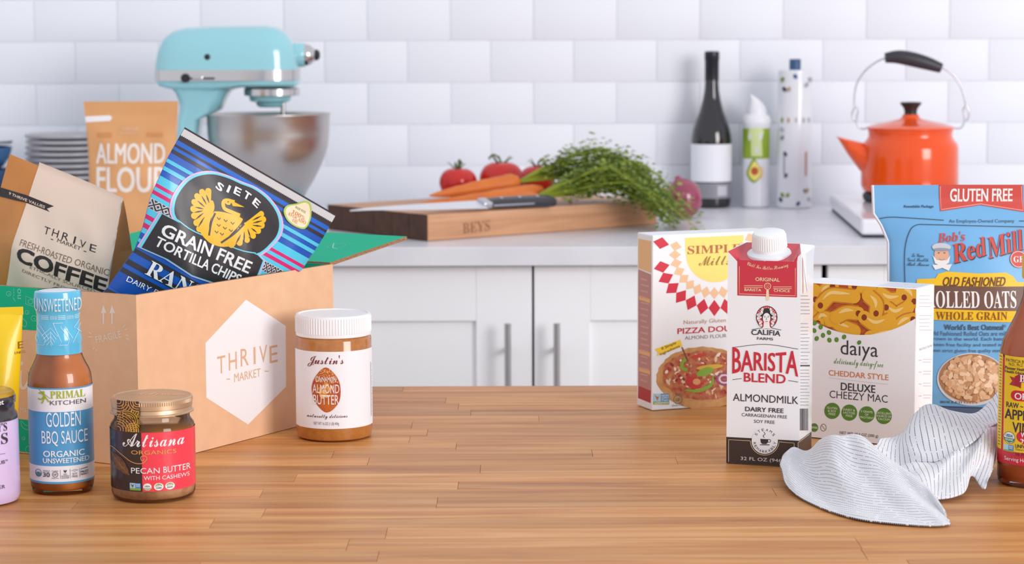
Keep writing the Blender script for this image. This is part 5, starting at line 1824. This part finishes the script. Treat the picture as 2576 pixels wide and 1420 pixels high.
def spray():
    t = thing('avocado_oil_spray', 'white avocado oil spray can with green band and swirl-tipped cap', 'spray can', (.4635, 4.2200, CNT + .0005), rad(-6.3))
    obj('can', lathe([(0, 0), (.0235, 0), (.0265, .003), (.0265, .006), (.0252, .010), (.0252, .150), (.0262, .153), (.0245, .156), (0, .156)], 48), mat('can_white', '#e3e5ed', .3), t, smooth=40)
    obj('cap_base', lathe([(.0252, .1545), (.0272, .157), (.0272, .166), (.0240, .1725), (.0215, .175)], 48), mat('spray_cap', '#edeef4', .4), t, smooth=40)
    rings = []
    for s_, r_, dx in ((0, .0185, 0), (.2, .0183, .0008), (.4, .0160, .0004), (.6, .0120, -.0016), (.75, .0082, -.0042), (.88, .0045, -.0078), (1, .0008, -.0118)):
        rings.append([(dx + r_ * math.cos(2 * PI * i / 32), r_ * math.sin(2 * PI * i / 32), .174 + s_ * .040) for i in range(32)])
    obj('cap_swirl', loft(rings), mat('spray_cap'), t, smooth=60)
    band(.0252, .0930, .1495, mat('spray_green', '#8fab2b', .4), t, 'green_band', -180, 180, lift=.0003)
    A = lambda x, y: ((x - 1902) * .000755, .1503 - (y - 322 - 3) * .000754)
    S = Sheet(t, on_cylinder(.0252), A, du=.003, lift=.0006)
    LG = ink('#cfdfa0')
    S.poly([(1885, 324), (1917, 324), (1921, 335), (1915, 352), (1918, 395), (1890, 395), (1889, 352), (1883, 336)], LG, 0, 'printed_panel')
    for x, y, w, h in ((1886, 346, 7, 20), (1913, 345, 9, 20), (1904, 379, 10, 16)):
        S.oval(x, y, w / 2, h / 2, ink('#dcdce0'), 1, 'printed_letter')
    pear = lambda cx, cy, k: [tuple(p) for p in catmull([(cx, cy - 30 * k), (cx + 9 * k, cy - 18 * k), (cx + 17 * k, cy + 8 * k), (cx, cy + 28 * k), (cx - 17 * k, cy + 8 * k), (cx - 9 * k, cy - 18 * k)], 5, True)]
    S.poly(pear(1897, 432, 1.05), ink('#7f9f30'), 1, 'printed_avocado')
    S.poly(pear(1899, 432, .85), ink('#f3e27a'), 2, 'printed_avocado')
    S.oval(1899, 432, 9, 10, ink('#c25a32'), 3, 'printed_stone')
    S.oval(1913, 436, 8, 17, ink('#ecc9a4'), 0, 'printed_avocado')
    S.done()


spray()


def tin():
    t = thing('olive_oil_tin', 'tall white bottle printed with blue and green olives and blue cap', 'bottle', (.5335, 4.2031, CNT + .0005), rad(-7.2))
    obj('bottle_body', lathe([(0, 0), (.031, 0), (.0330, .002), (.0332, .006), (.0318, .255), (.0312, .2585), (.029, .2597), (0, .2597)], 56), mat('tin_white', '#e6e8ef', .22, coat=.3), t, smooth=40)
    obj('cap', lathe([(.0108, .2595), (.0108, .278), (.0100, .2798), (0, .28)], 32), mat('tin_cap', '#35557d', .35), t, smooth=40)
    A = lambda x, y: ((x - 1998) * .000751, .2592 - (y - 177) * .000752)
    S = Sheet(t, on_cylinder(.0330), A, du=.004, lift=.0004)
    for i, (x, y, c) in enumerate(((1999, 192, '#2d5f8f'), (1967, 200, '#7d9435'), (1972, 224, '#26304e'), (1983, 224, '#b9a08c'), (2036, 200, '#a9a7b0'), (2027, 213, '#a9a7b0'), (1976, 385, '#4a4f66'), (1978, 439, '#5d6178'),
                                   (1970, 488, '#7d9435'), (1983, 488, '#8a9a4a'), (1966, 500, '#2c3452'), (2009, 509, '#2d4f7d'), (2026, 478, '#7a7c8e'), (2031, 477, '#b0a06a'), (2036, 500, '#a8a098'), (1968, 345, '#8a8da0'), (1967, 325, '#b5b5c0'))):
        S.oval(x, y, 4.5, 6.5, ink(c), 0, 'printed_olive', 14, .5 if i % 2 else -.5)
    for x, y, c in ((1967, 301, '#7d9a35'), (1983, 301, '#c29a6a'), (2002, 300, '#b9bac4'), (2021, 301, '#aeb0bb'), (2034, 301, '#b9bac4')):
        S.rect(x - 2.5, y - 6, x + 2.5, y + 6, ink(c), 0, 'printed_letter')
    S.rect(1972, 388, 1975, 436, ink('#9a9ba8'), 0, 'printed_rule')
    S.rect(2025, 380, 2030, 440, ink('#c69b86'), 0, 'printed_rule')
    S.done()


tin()

# ------------------------------------------------------------------ cooktop and kettle
def stove():
    t = thing('cooktop', 'white enamel cooktop with black burner under the orange kettle', 'cooktop', (.5630, 3.578, CNT + .0005), rad(-3))
    M_E = mat('white_enamel', '#e9e9f0', .2, coat=.4)
    obj('body', bx(0, .62, 0, .56, .004, .030, .006, 3), M_E, t)
    obj('gap_shade_strip', bx(.004, .616, .004, .556, 0, .006), mat('gap_shade_black', '#2b2b30', .6), t)  # black slab painted in for the shade of the gap under the body
    M_B = mat('burner_black', '#26262b', .5)
    b = obj('burner', lathe([(.060, .0295), (.062, .034), (.058, .0365), (.040, .0372), (0, .0372)], 48), M_B, t, loc=(.149, .385, 0), smooth=40)
    for i in range(6):
        a = 2 * PI * i / 6 + .4
        m = Matrix.Rotation(a, 4, 'Z')
        bar = bx(.022, .098, -.007, .007, .038, .047, .0015)
        bar.transform(m)
        leg = bx(.088, .098, -.005, .005, .0295, .046, .0015)
        leg.transform(m)
        obj('grate_arm', bar, M_B, b)
        obj('grate_leg', leg, M_B, b)
    obj('grate_ring', tube([(.098 * math.cos(2 * PI * i / 40), .098 * math.sin(2 * PI * i / 40), .0385) for i in range(40)], .0088, 10, True), M_B, b, smooth=60)
    for x in (.11, .19):
        obj('control_knob', lathe([(.016, .0295), (.0165, .034), (.0145, .0445), (.012, .046), (0, .0462)], 32), M_B, t, loc=(x, .10, 0), smooth=40)


stove()


def kettle():
    z0 = CNT + .0005 + .0475
    t = thing('enamel_kettle', 'orange enamel kettle with black lid knob and wire bail handle', 'kettle', (.7069, 3.95, z0))
    M_O = mat('orange_enamel', '#f0560f', .16, coat=.35, spec=.5, noise=(5., '#ea4c0e', .3))
    P_ = [(0, 0), (.074, 0), (.082, .003), (.0855, .012), (.0858, .022), (.0850, .060), (.0848, .078), (.0825, .086), (.0765, .093), (.0735, .099), (.0738, .106), (.0762, .1125)]
    obj('body', lathe(P_, 72), M_O, t, smooth=50)
    lid = obj('lid', lathe([(.0765, .1115), (.0785, .1125), (.0785, .1145), (.070, .1180), (.045, .1240), (.020, .1290), (.0155, .1325), (.0140, .1370), (0, .1370)], 72), M_O, t, smooth=50)
    obj('knob', lathe([(.0115, .1365), (.0110, .142), (.0125, .148), (.0185, .1555), (.0190, .1575), (.0170, .1590), (0, .1596)], 40), mat('bakelite', '#2c2928', .3), lid, smooth=40)
    # spout: triangular beak on the left
    sp = []
    for s_, xo, zl, zh, hw in ((0, -.074, .020, .086, .030), (.35, -.092, .042, .0905, .023), (.7, -.110, .066, .0945, .015), (1, -.1265, .0925, .0985, .006)):
        r = []
        for i in range(20):
            a = 2 * PI * i / 20
            c, s2 = math.cos(a), math.sin(a)
            r.append((xo - (.004 if s2 > .5 else 0), hw * c, (zl + zh) / 2 + (zh - zl) / 2 * s2))
        sp.append(r)
    obj('spout', loft(sp), M_O, t, smooth=55)
    # bail: ears, wire and grip (grip leans down to the right)
    M_W = mat('bail_wire', '#c9c9d2', .22, 1.)
    ear = lambda sx: [(sx * .079, 0, .112), (sx * .088, 0, .1125), (sx * .0935, 0, .118), (sx * .0955, 0, .130), (sx * .093, 0, .146), (sx * .0985, 0, .150), (sx * .1035, 0, .140), (sx * .101, 0, .128), (sx * .0955, 0, .126)]
    for sx in (-1, 1):
        obj('ear', tube(catmull(ear(sx), 5), .0016, 8), M_W, t, smooth=60)
    L_ = catmull([(-.099, 0, .148), (-.100, 0, .166), (-.096, 0, .192), (-.082, 0, .214), (-.062, 0, .230), (-.046, 0, .237)], 6)
    R_ = catmull([(.050, 0, .222), (.070, 0, .210), (.086, 0, .190), (.0945, 0, .168), (.0985, 0, .146)], 6)
    for w_ in (L_, R_):
        obj('bail_wire', tube(w_, .0017, 8), M_W, t, smooth=60)
    g = catmull([(-.0465, 0, .2370), (-.025, 0, .2385), (0, 0, .2345), (.028, 0, .2270), (.0525, 0, .2185)], 6)
    gr = [.0088 + .0042 * math.sin(PI * i / (len(g) - 1)) for i in range(len(g))]
    obj('grip', tube(g, gr, 16), mat('grip_black', '#35323a', .4), t, smooth=50)


kettle()

# ------------------------------------------------------------------ cutting board, knife and vegetables
def board():
    L_, D_, H_ = .492, .289, .042
    t = thing('cutting_board', 'thick wooden cutting board with dark end grain and burned lettering', 'cutting board', (-.1352, 3.5452, CNT + .0005), math.atan2(.302, .385))
    M_W = wood('board_wood', '#b07c5c', '#cb9873', '#dbb091', axis=0, scale=.7, rough=.5, vary=.12)
    M_E = mat('board_end', '#5a3a2a', .6, noise=(60., '#43291d', .3))
    ys = [0, .05, .098, .15, .20, .245, D_]
    for a, b in zip(ys, ys[1:]):
        bm = bx(0, L_, a + .0002, b - .0002, 0, H_, .0012, 1)
        bmesh.ops.recalc_face_normals(bm, faces=bm.faces[:])
        for f in bm.faces:
            if abs(f.normal.x) > .3:
                f.material_index = 1
        obj('plank', bm, [M_W, M_E], t)
    A = rectify([(1074.5, 542.1), (1650.8, 504.2), (1650.6, 565), (1075, 608)], L_, H_)
    S = Sheet(t, lambda u, v, h: (u + L_ / 2, -h, v), A)
    S.text('BEYS', 1198, 572, 68, 27, mat('burn_mark', '#97684a', .7), 'b', 0, rot=rad(2))
    S.done()


board()


def knife():
    a, b = Vector((-.255, 3.500, .9905)), Vector((.0665, 3.700, .9915))
    d = (b - a)
    ln = d.length
    t = thing('chef_knife', 'kitchen knife with steel blade and black handle lying on the cutting board', 'knife', a)
    x = d.normalized()
    y = Vector((-x.y, x.x, 0)).normalized()
    z = x.cross(y)
    m = Matrix((x, y, z)).transposed().to_4x4() @ Matrix.Rotation(rad(16), 4, 'X')
    m.translation = a
    t.matrix_world = m
    hl = .125                       # handle length
    bl = ln - hl
    prof_ = [(0, 0, .0), (.03, -.003, .006), (.08, -.008, .011), (.14, -.016, .014), (bl - .012, -.024, .0155)]
    V, F = [], []
    for xx, y0, y1 in prof_:
        V += [(xx, y0, 0), (xx, y1 * .8, .0011), (xx, y1, 0), (xx, y1 * .8, -.0011)]
    for i in range(len(prof_) - 1):
        for k in range(4):
            F.append((i * 4 + k, i * 4 + (k + 1) % 4, i * 4 + 4 + (k + 1) % 4, i * 4 + 4 + k))
    F += [(3, 2, 1, 0), tuple(len(V) - 4 + k for k in range(4))]
    obj('blade', (V, F), mat('blade_steel', '#e4e5eb', .4, .6), t)
    obj('bolster', bx(bl - .014, bl + .004, -.013, .014, -.005, .006, .003), mat('bolster_steel', '#c7c8cf', .25, 1.), t)
    hs = []
    for xx, hw, ht, oy in ((bl + .002, .011, .0065, 0), (bl + .02, .0115, .0078, 0), (bl + .06, .0115, .0085, -.001), (bl + .1, .0125, .0085, -.002), (bl + .12, .013, .008, -.004), (ln, .010, .006, -.006)):
        hs.append([(xx, oy + hw * math.copysign(abs(math.cos(q)) ** .6, math.cos(q)), ht * math.copysign(abs(math.sin(q)) ** .6, math.sin(q))) for q in [2 * PI * i / 24 for i in range(24)]])
    h = obj('handle', loft(hs), mat('knife_handle', '#34333c', .35, coat=.2), t, smooth=50)
    obj('tang', bx(bl + .004, ln - .004, -.0136, -.0122, -.0012, .0018, .0004), mat('bolster_steel'), h)
    for xx in (bl + .025, bl + .06, bl + .095):
        obj('rivet', lathe([(.0032, .0080), (.0032, .0090), (0, .0092)], 16), mat('bolster_steel'), h, loc=(xx, -.001, 0), smooth=40)
    obj('end_cap', bx(ln - .006, ln + .002, -.0135, .006, -.0055, .0062, .002), mat('bolster_steel'), h)


knife()


def tomato(x, y, r, lab, seed):
    zb = CNT + .0005 + .042
    t = thing('tomato', lab, 'tomato', (x, y, zb), seed * 1.3, 'tomatoes on the cutting board')
    rd = random.Random(seed)
    rings = []
    for j in range(15):
        v = PI * j / 14
        ring = []
        for i in range(36):
            a = 2 * PI * i / 36
            k = 1 + .035 * math.cos(5 * a + seed) * math.sin(v)
            rr = r * math.sin(v) ** .9 * k if 0 < j < 14 else .001
            z = r * .86 * (1 - math.cos(v))
            if j > 9:
                z -= r * .16 * ((j - 9) / 5) ** 2
            ring.append((rr * math.cos(a), rr * math.sin(a), z))
        rings.append(ring)
    obj('flesh', loft(rings), mat('tomato_skin', '#c0141c', .2, coat=.2, noise=(14., '#d3301f', .3)), t, smooth=180)
    V, F = [], []
    parts = []
    for i in range(5):
        a = 2 * PI * i / 5 + rd.random()
        pts = [(0, 0, r * 1.57)] + [(rr * math.cos(a), rr * math.sin(a), r * 1.55 + h) for rr, h in ((r * .25, .003), (r * .5, .008 + rd.random() * .006), (r * .62, .004 + rd.random() * .012))]
        parts.append(tube(catmull(pts, 4), [.0022 * (1 - k / 13) + .0004 for k in range(13)], 6, flat=.5))
    obj('calyx', join(*parts), mat('calyx_green', '#4a5a2a', .6), t, smooth=60)
    obj('stem', tube(catmull([(0, 0, r * 1.5), (.004, 0, r * 1.5 + .010), (.015, .002, r * 1.5 + .017), (.026, 0, r * 1.5 + .010)], 4), .0018, 8), mat('vine_green', '#5d6b35', .6), t, smooth=60)


tomato(-.0945, 3.905, .0330, 'leftmost of the three red tomatoes behind the carrots', 1)
tomato(-.0180, 3.930, .0385, 'largest red tomato in the middle behind the carrots', 2)
tomato(.0470, 3.990, .0320, 'rightmost red tomato half hidden behind the middle one', 4)


def over_board(p):
    """is a point above the cutting board's outline"""
    c, s_ = .385 / .4893, .302 / .4893
    dx, dy = p.x + .1352, p.y - 3.5452
    return -.004 < dx * c + dy * s_ < .496 and -.004 < -dx * s_ + dy * c < .293


def carrot(tip, top, r, lab, seed, fan):
    """carrot with its own bunch of feathery greens; tip and top are axis points"""
    a, b = Vector(tip), Vector(top)
    t = thing('carrot', lab, 'carrot', tuple(a), 0, 'carrots on the cutting board')
    d = b - a
    n = 16
    rd = random.Random(seed)
    side = Vector((-d.y, d.x, 0)).normalized()
    pts = [d * (k / n) + side * .006 * math.sin(PI * k / n * 1.3 + seed) for k in range(n + 1)]
    rr = [max(.0012, r * (k / n) ** .55 * (1 + .05 * rd.uniform(-1, 1))) for k in range(n + 1)]
    rr[-1] *= .7
    obj('root', tube(pts, rr, 14), mat('carrot_skin', '#dd7a32', .5, noise=(30., '#cf6a26', .25), bump=(90, .3, .002)), t, smooth=60)
    zs = CNT + .0425
    stalks, leaves = [], []
    for k in range(fan):
        an = rd.uniform(-.34, .34)
        ln = rd.uniform(.16, .275)
        dirv = Vector((math.cos(.10 + an), math.sin(.10 + an), 0))
        up = rd.uniform(.006, .056)
        p = [d * .985]
        q0 = d + dirv * .05 + Vector((0, 0, up * .5))
        q1 = d + dirv * ln * .62 + Vector((0, 0, up))
        q2 = d + dirv * ln + Vector((0, 0, up * .55 - .006))
        wq = a + q2
        if wq.x > .215:                        # towards the board's end the greens droop over it
            q2.z -= min(.055, (wq.x - .215) * .9)
        path = catmull([p[0], q0, q1, q2], 6)
        path = [Vector(v) for v in path]
        for v in path:
            if over_board(a + v) and (a + v).z < zs + .004:
                v.z = zs + .004 - a.z
            if (a + v).z < CNT + .006:
                v.z = CNT + .006 - a.z
        stalks.append(tube(path, [.0022 - .0014 * i / (len(path) - 1) for i in range(len(path))], 6))
        for i in range(7, len(path)):
            for _ in range(10):
                c = path[i] + Vector((rd.gauss(0, .010), rd.gauss(0, .011), rd.gauss(.002, .0085)))
                low = zs + .003 if over_board(a + c) else CNT + .004
                if (a + c).z < low:
                    c.z = low - a.z
                leaves.append((c, rd.uniform(.006, .0125), rd.random() * 6.28, rd.uniform(-.9, .9), rd.random()))
    obj('stalks', join(*stalks), mat('stalk_green', '#8f9e2c', .5), t, smooth=60)
    V, F, MI = [], [], []
    for c, s_, az, ti, rn in leaves:
        m = Matrix.Rotation(az, 3, 'Z') @ Matrix.Rotation(ti, 3, 'X')
        o = len(V)
        for px_, py_, pz_ in ((0, 0, 0), (.45, .28, .06), (.62, .16, .03), (1, .05, -.08), (.62, -.2, .03), (.4, -.3, .06)):
            V.append(c + m @ Vector((px_ * s_, py_ * s_, pz_ * s_)))
        F += [(o, o + 1, o + 2), (o, o + 2, o + 4), (o + 2, o + 3, o + 4), (o, o + 4, o + 5)]
        MI += [int(rn * 3)] * 4
    g = obj('foliage', (V, F), [mat('leaf_green', '#7c9140', .55), mat('leaf_dark', '#5f7a2e', .55), mat('leaf_light', '#94a54a', .55)], t)
    for p_, k in zip(g.data.polygons, MI):
        p_.material_index = k
    g['kind'] = 'stuff'


zt = CNT + .0425
carrot((-.160, 3.680, zt + .005), (.052, 3.765, zt + .0180), .0180, 'front carrot lying along the knife handle', 3, 22)
carrot((-.140, 3.725, zt + .018), (.012, 3.800, zt + .0350), .0165, 'upper carrot resting against the tomatoes', 5, 22)
carrot((-.125, 3.632, zt + .005), (.040, 3.722, zt + .0135), .0130, 'thin low carrot nearest the knife blade', 8, 18)

on = thing('red_onion', 'red onion with papery neck beside the wine bottle', 'onion', (.3175, 3.985, CNT + .0005), 0)
rg = []
for j, (r_, z) in enumerate(((.004, 0), (.010, .0015), (.020, .006), (.030, .018), (.0338, .034), (.0318, .050), (.024, .0625), (.014, .0685), (.0075, .0725), (.0045, .0755), (.0050, .0785))):
    rg.append([(r_ * (1 + .02 * math.sin(7 * a)) * math.cos(a), r_ * math.sin(a), z) for a in [2 * PI * i / 40 for i in range(40)]])
on.rotation_euler = (rad(6), rad(-16), 0)
obj('bulb', loft(rg), mat('onion_skin', '#8c2f4d', .2, coat=.5, noise=(25., '#a8506a', .3)), on, smooth=180)
obj('root_tuft', lathe([(.0045, -.001), (.008, .0006), (.010, .0018)], 20), mat('onion_root', '#b79a7c', .8), on, smooth=40)

# ------------------------------------------------------------------ linen towel (points in metres, heights above the block)
TA = [[(0.2565, 2.1000, 0.0135), (0.2587, 2.1150, 0.0156), (0.2628, 2.1300, 0.0185), (0.2684, 2.1380, 0.0225), (0.2786, 2.1480, 0.0225), (0.2912, 2.1520, 0.0173)],
      [(0.2574, 2.0600, 0.0047), (0.2619, 2.0750, 0.0081), (0.2691, 2.1000, 0.0146), (0.2790, 2.1300, 0.0185), (0.2910, 2.1450, 0.0226), (0.3032, 2.1650, 0.0116)],
      [(0.2667, 2.0100, 0.0012), (0.2729, 2.0300, 0.0041), (0.2813, 2.0600, 0.0111), (0.2901, 2.0900, 0.0231), (0.3006, 2.1200, 0.0359), (0.3157, 2.1700, 0.0146)],
      [(0.2833, 1.9600, 0.0012), (0.2886, 1.9850, 0.0032), (0.2957, 2.0200, 0.0117), (0.3028, 2.0600, 0.0281), (0.3113, 2.1000, 0.0469), (0.3259, 2.1600, 0.0205)],
      [(0.3046, 1.9250, 0.0012), (0.3084, 1.9500, 0.0045), (0.3130, 1.9850, 0.0133), (0.3176, 2.0300, 0.0245), (0.3258, 2.0900, 0.0464), (0.3396, 2.1400, 0.0203)],
      [(0.3266, 1.9100, 0.0012), (0.3300, 1.9350, 0.0059), (0.3336, 1.9700, 0.0135), (0.3365, 2.0100, 0.0229), (0.3418, 2.0600, 0.0370), (0.3536, 2.1000, 0.0182)],
      [(0.3492, 1.9000, 0.0012), (0.3518, 1.9250, 0.0062), (0.3537, 1.9500, 0.0126), (0.3560, 1.9800, 0.0186), (0.3600, 2.0200, 0.0282), (0.3711, 2.0500, 0.0128)],
      [(0.3676, 1.8970, 0.0012), (0.3699, 1.9150, 0.0048), (0.3722, 1.9350, 0.0079), (0.3738, 1.9550, 0.0115), (0.3745, 1.9750, 0.0181), (0.3845, 2.0000, 0.0055)],
      [(0.3810, 1.9020, 0.0016), (0.3812, 1.9070, 0.0026), (0.3812, 1.9120, 0.0036), (0.3813, 1.9200, 0.0047), (0.3811, 1.9300, 0.0061), (0.3853, 1.9400, 0.0012)]]
TB = [[(0.3483, 2.1200, 0.0264), (0.3499, 2.1250, 0.0286), (0.3526, 2.1300, 0.0303), (0.3577, 2.1400, 0.0320)],
      [(0.3677, 2.1000, 0.0154), (0.3711, 2.1200, 0.0232), (0.3756, 2.1400, 0.0300), (0.3846, 2.1700, 0.0339)],
      [(0.3868, 2.0900, 0.0196), (0.3864, 2.1100, 0.0297), (0.3885, 2.1400, 0.0417), (0.4002, 2.1800, 0.0524)],
      [(0.4075, 2.0800, 0.0238), (0.4092, 2.1100, 0.0374), (0.4109, 2.1400, 0.0507), (0.4124, 2.1800, 0.0588)],
      [(0.4357, 2.0900, 0.0372), (0.4360, 2.1200, 0.0452), (0.4361, 2.1500, 0.0516), (0.4349, 2.1800, 0.0539)],
      [(0.4609, 2.1200, 0.0478), (0.4620, 2.1400, 0.0489), (0.4615, 2.1600, 0.0509), (0.4619, 2.1900, 0.0497)],
      [(0.4786, 2.1400, 0.0504), (0.4825, 2.1600, 0.0556), (0.4852, 2.1800, 0.0621), (0.4907, 2.2200, 0.0672)]]
TC = [[(0.3521, 2.0750, 0.0166), (0.3537, 2.0550, 0.0137), (0.3566, 2.0350, 0.0110), (0.3579, 2.0000, 0.0086)],
      [(0.3770, 2.0650, 0.0223), (0.3771, 2.0450, 0.0194), (0.3780, 2.0250, 0.0160), (0.3779, 2.0000, 0.0107)],
      [(0.4018, 2.0700, 0.0250), (0.4000, 2.0500, 0.0202), (0.3963, 2.0300, 0.0130), (0.3896, 2.0000, 0.0036)],
      [(0.4282, 2.0900, 0.0341), (0.4243, 2.0700, 0.0276), (0.4195, 2.0450, 0.0174), (0.4151, 2.0150, 0.0063)],
      [(0.4493, 2.1100, 0.0434), (0.4464, 2.0900, 0.0352), (0.4401, 2.0700, 0.0256), (0.4312, 2.0550, 0.0146)],
      [(0.4658, 2.1250, 0.0484), (0.4624, 2.1050, 0.0381), (0.4540, 2.0750, 0.0246), (0.4362, 2.0250, 0.0090)],
      [(0.4759, 2.1500, 0.0455), (0.4715, 2.1320, 0.0331), (0.4636, 2.1050, 0.0188), (0.4512, 2.0650, 0.0182)]]


def cloth_mat():
    m = bpy.data.materials.new('striped_linen')
    m.use_nodes = True
    nt = m.node_tree
    N, L = nt.nodes.new, nt.links.new
    b = nt.nodes['Principled BSDF']
    b.inputs['Roughness'].default_value = .85
    b.inputs['Sheen Weight'].default_value = .3
    uv = N('ShaderNodeUVMap')
    sp = N('ShaderNodeSeparateXYZ')
    L(uv.outputs[0], sp.inputs[0])

    def mth(op, a, v):
        n = N('ShaderNodeMath')
        n.operation = op
        L(a, n.inputs[0])
        if isinstance(v, (int, float)):
            n.inputs[1].default_value = v
        else:
            L(v, n.inputs[1])
        return n.outputs[0]
    fr = mth('FRACT', mth('MULTIPLY', sp.outputs[0], 1 / .0052), 0)
    line = mth('LESS_THAN', fr, .13)
    dash = mth('LESS_THAN', mth('FRACT', mth('MULTIPLY', sp.outputs[1], 1 / .0024), 0), .76)
    nz = N('ShaderNodeTexNoise')
    nz.inputs['Scale'].default_value = 160
    L(uv.outputs[0], nz.inputs['Vector'])
    worn = mth('GREATER_THAN', nz.outputs[0], .40)
    k = mth('MULTIPLY', mth('MULTIPLY', line, dash), worn)
    mx = N('ShaderNodeMix')
    mx.data_type = 'RGBA'
    L(k, mx.inputs[0])
    mx.inputs[6].default_value = hx('#dddee5')
    mx.inputs[7].default_value = hx('#33363f')
    L(mx.outputs[2], b.inputs['Base Color'])
    wv = N('ShaderNodeTexNoise')
    wv.inputs['Scale'].default_value = 900
    L(uv.outputs[0], wv.inputs['Vector'])
    bp = N('ShaderNodeBump')
    bp.inputs['Strength'].default_value = .25
    bp.inputs['Distance'].default_value = .0006
    L(wv.outputs[0], bp.inputs['Height'])
    L(bp.outputs[0], b.inputs['Normal'])
    return m


def fold(name, grid, parent, m, along_rows, nu=9, nv=9, seed=1, amp=.0016):
    """smooth sheet through a grid of points, woven stripes run along (or across) its rows"""
    cols = [catmull(c, nv) for c in grid]
    rows = [catmull([c[j] for c in cols], nu) for j in range(len(cols[0]))]
    nr, nc = len(rows), len(rows[0])
    rd = random.Random(seed)
    ph = [(rd.uniform(.06, .42), rd.uniform(.05, .30), rd.uniform(0, 6)) for _ in range(7)]
    V, uvs, F = [], [], []
    for j in range(nr):
        s_ = 0.
        for i in range(nc):
            p = Vector(rows[j][i])
            w = 0.
            for a, b, c in ph:
                w += math.sin(a * i + b * j + c)
            e = min(1, j / 4)
            p.z = max(.0012, p.z + amp * w / 2 * e)
            p.y += amp * .6 * math.sin(.7 * i + .4 * j) * e
            V.append(p)
    D = np.array([[tuple(V[j * nc + i]) for i in range(nc)] for j in range(nr)])
    du = np.linalg.norm(np.diff(D, axis=1), axis=2).mean(axis=0)
    dv = np.linalg.norm(np.diff(D, axis=0), axis=2)
    cu = np.concatenate([[0], np.cumsum(du)])
    md = dv.max(axis=1) * .5 + dv.mean(axis=1) * .5
    cv = np.concatenate([[0], np.cumsum(md)])
    for j in range(nr):
        for i in range(nc):
            uvs.append((cv[j], cu[i]) if along_rows else (cu[i], cv[j]))
    for j in range(nr - 1):
        for i in range(nc - 1):
            F.append((j * nc + i, j * nc + i + 1, (j + 1) * nc + i + 1, (j + 1) * nc + i))
    me = bpy.data.meshes.new(name)
    me.from_pydata([tuple(v) for v in V], [], F)
    lay = me.uv_layers.new(name='UVMap')
    for l in me.loops:
        lay.data[l.index].uv = uvs[l.vertex_index]
    o = obj(name, me, m, parent, smooth=180)
    sd = o.modifiers.new('thickness', 'SOLIDIFY')
    sd.thickness = .0011
    sd.offset = 1
    return o


for c_ in TC:                                  # tuck the lower fold under the back one
    x, y, z = c_[0]
    c_.insert(0, (x, y + .022, z - .003))
tw = thing('kitchen_towel', 'crumpled white linen towel with thin dark dashed stripes in front of the macaroni box', 'towel', (0, 0, TOP))
M_LINEN = cloth_mat()
fold('cloth_fold', TA, tw, M_LINEN, True, 9, 10, 2)
fold('cloth_fold', TB, tw, M_LINEN, False, 10, 12, 5, .0012)
fold('cloth_fold', TC, tw, M_LINEN, False, 10, 12, 9, .0012)
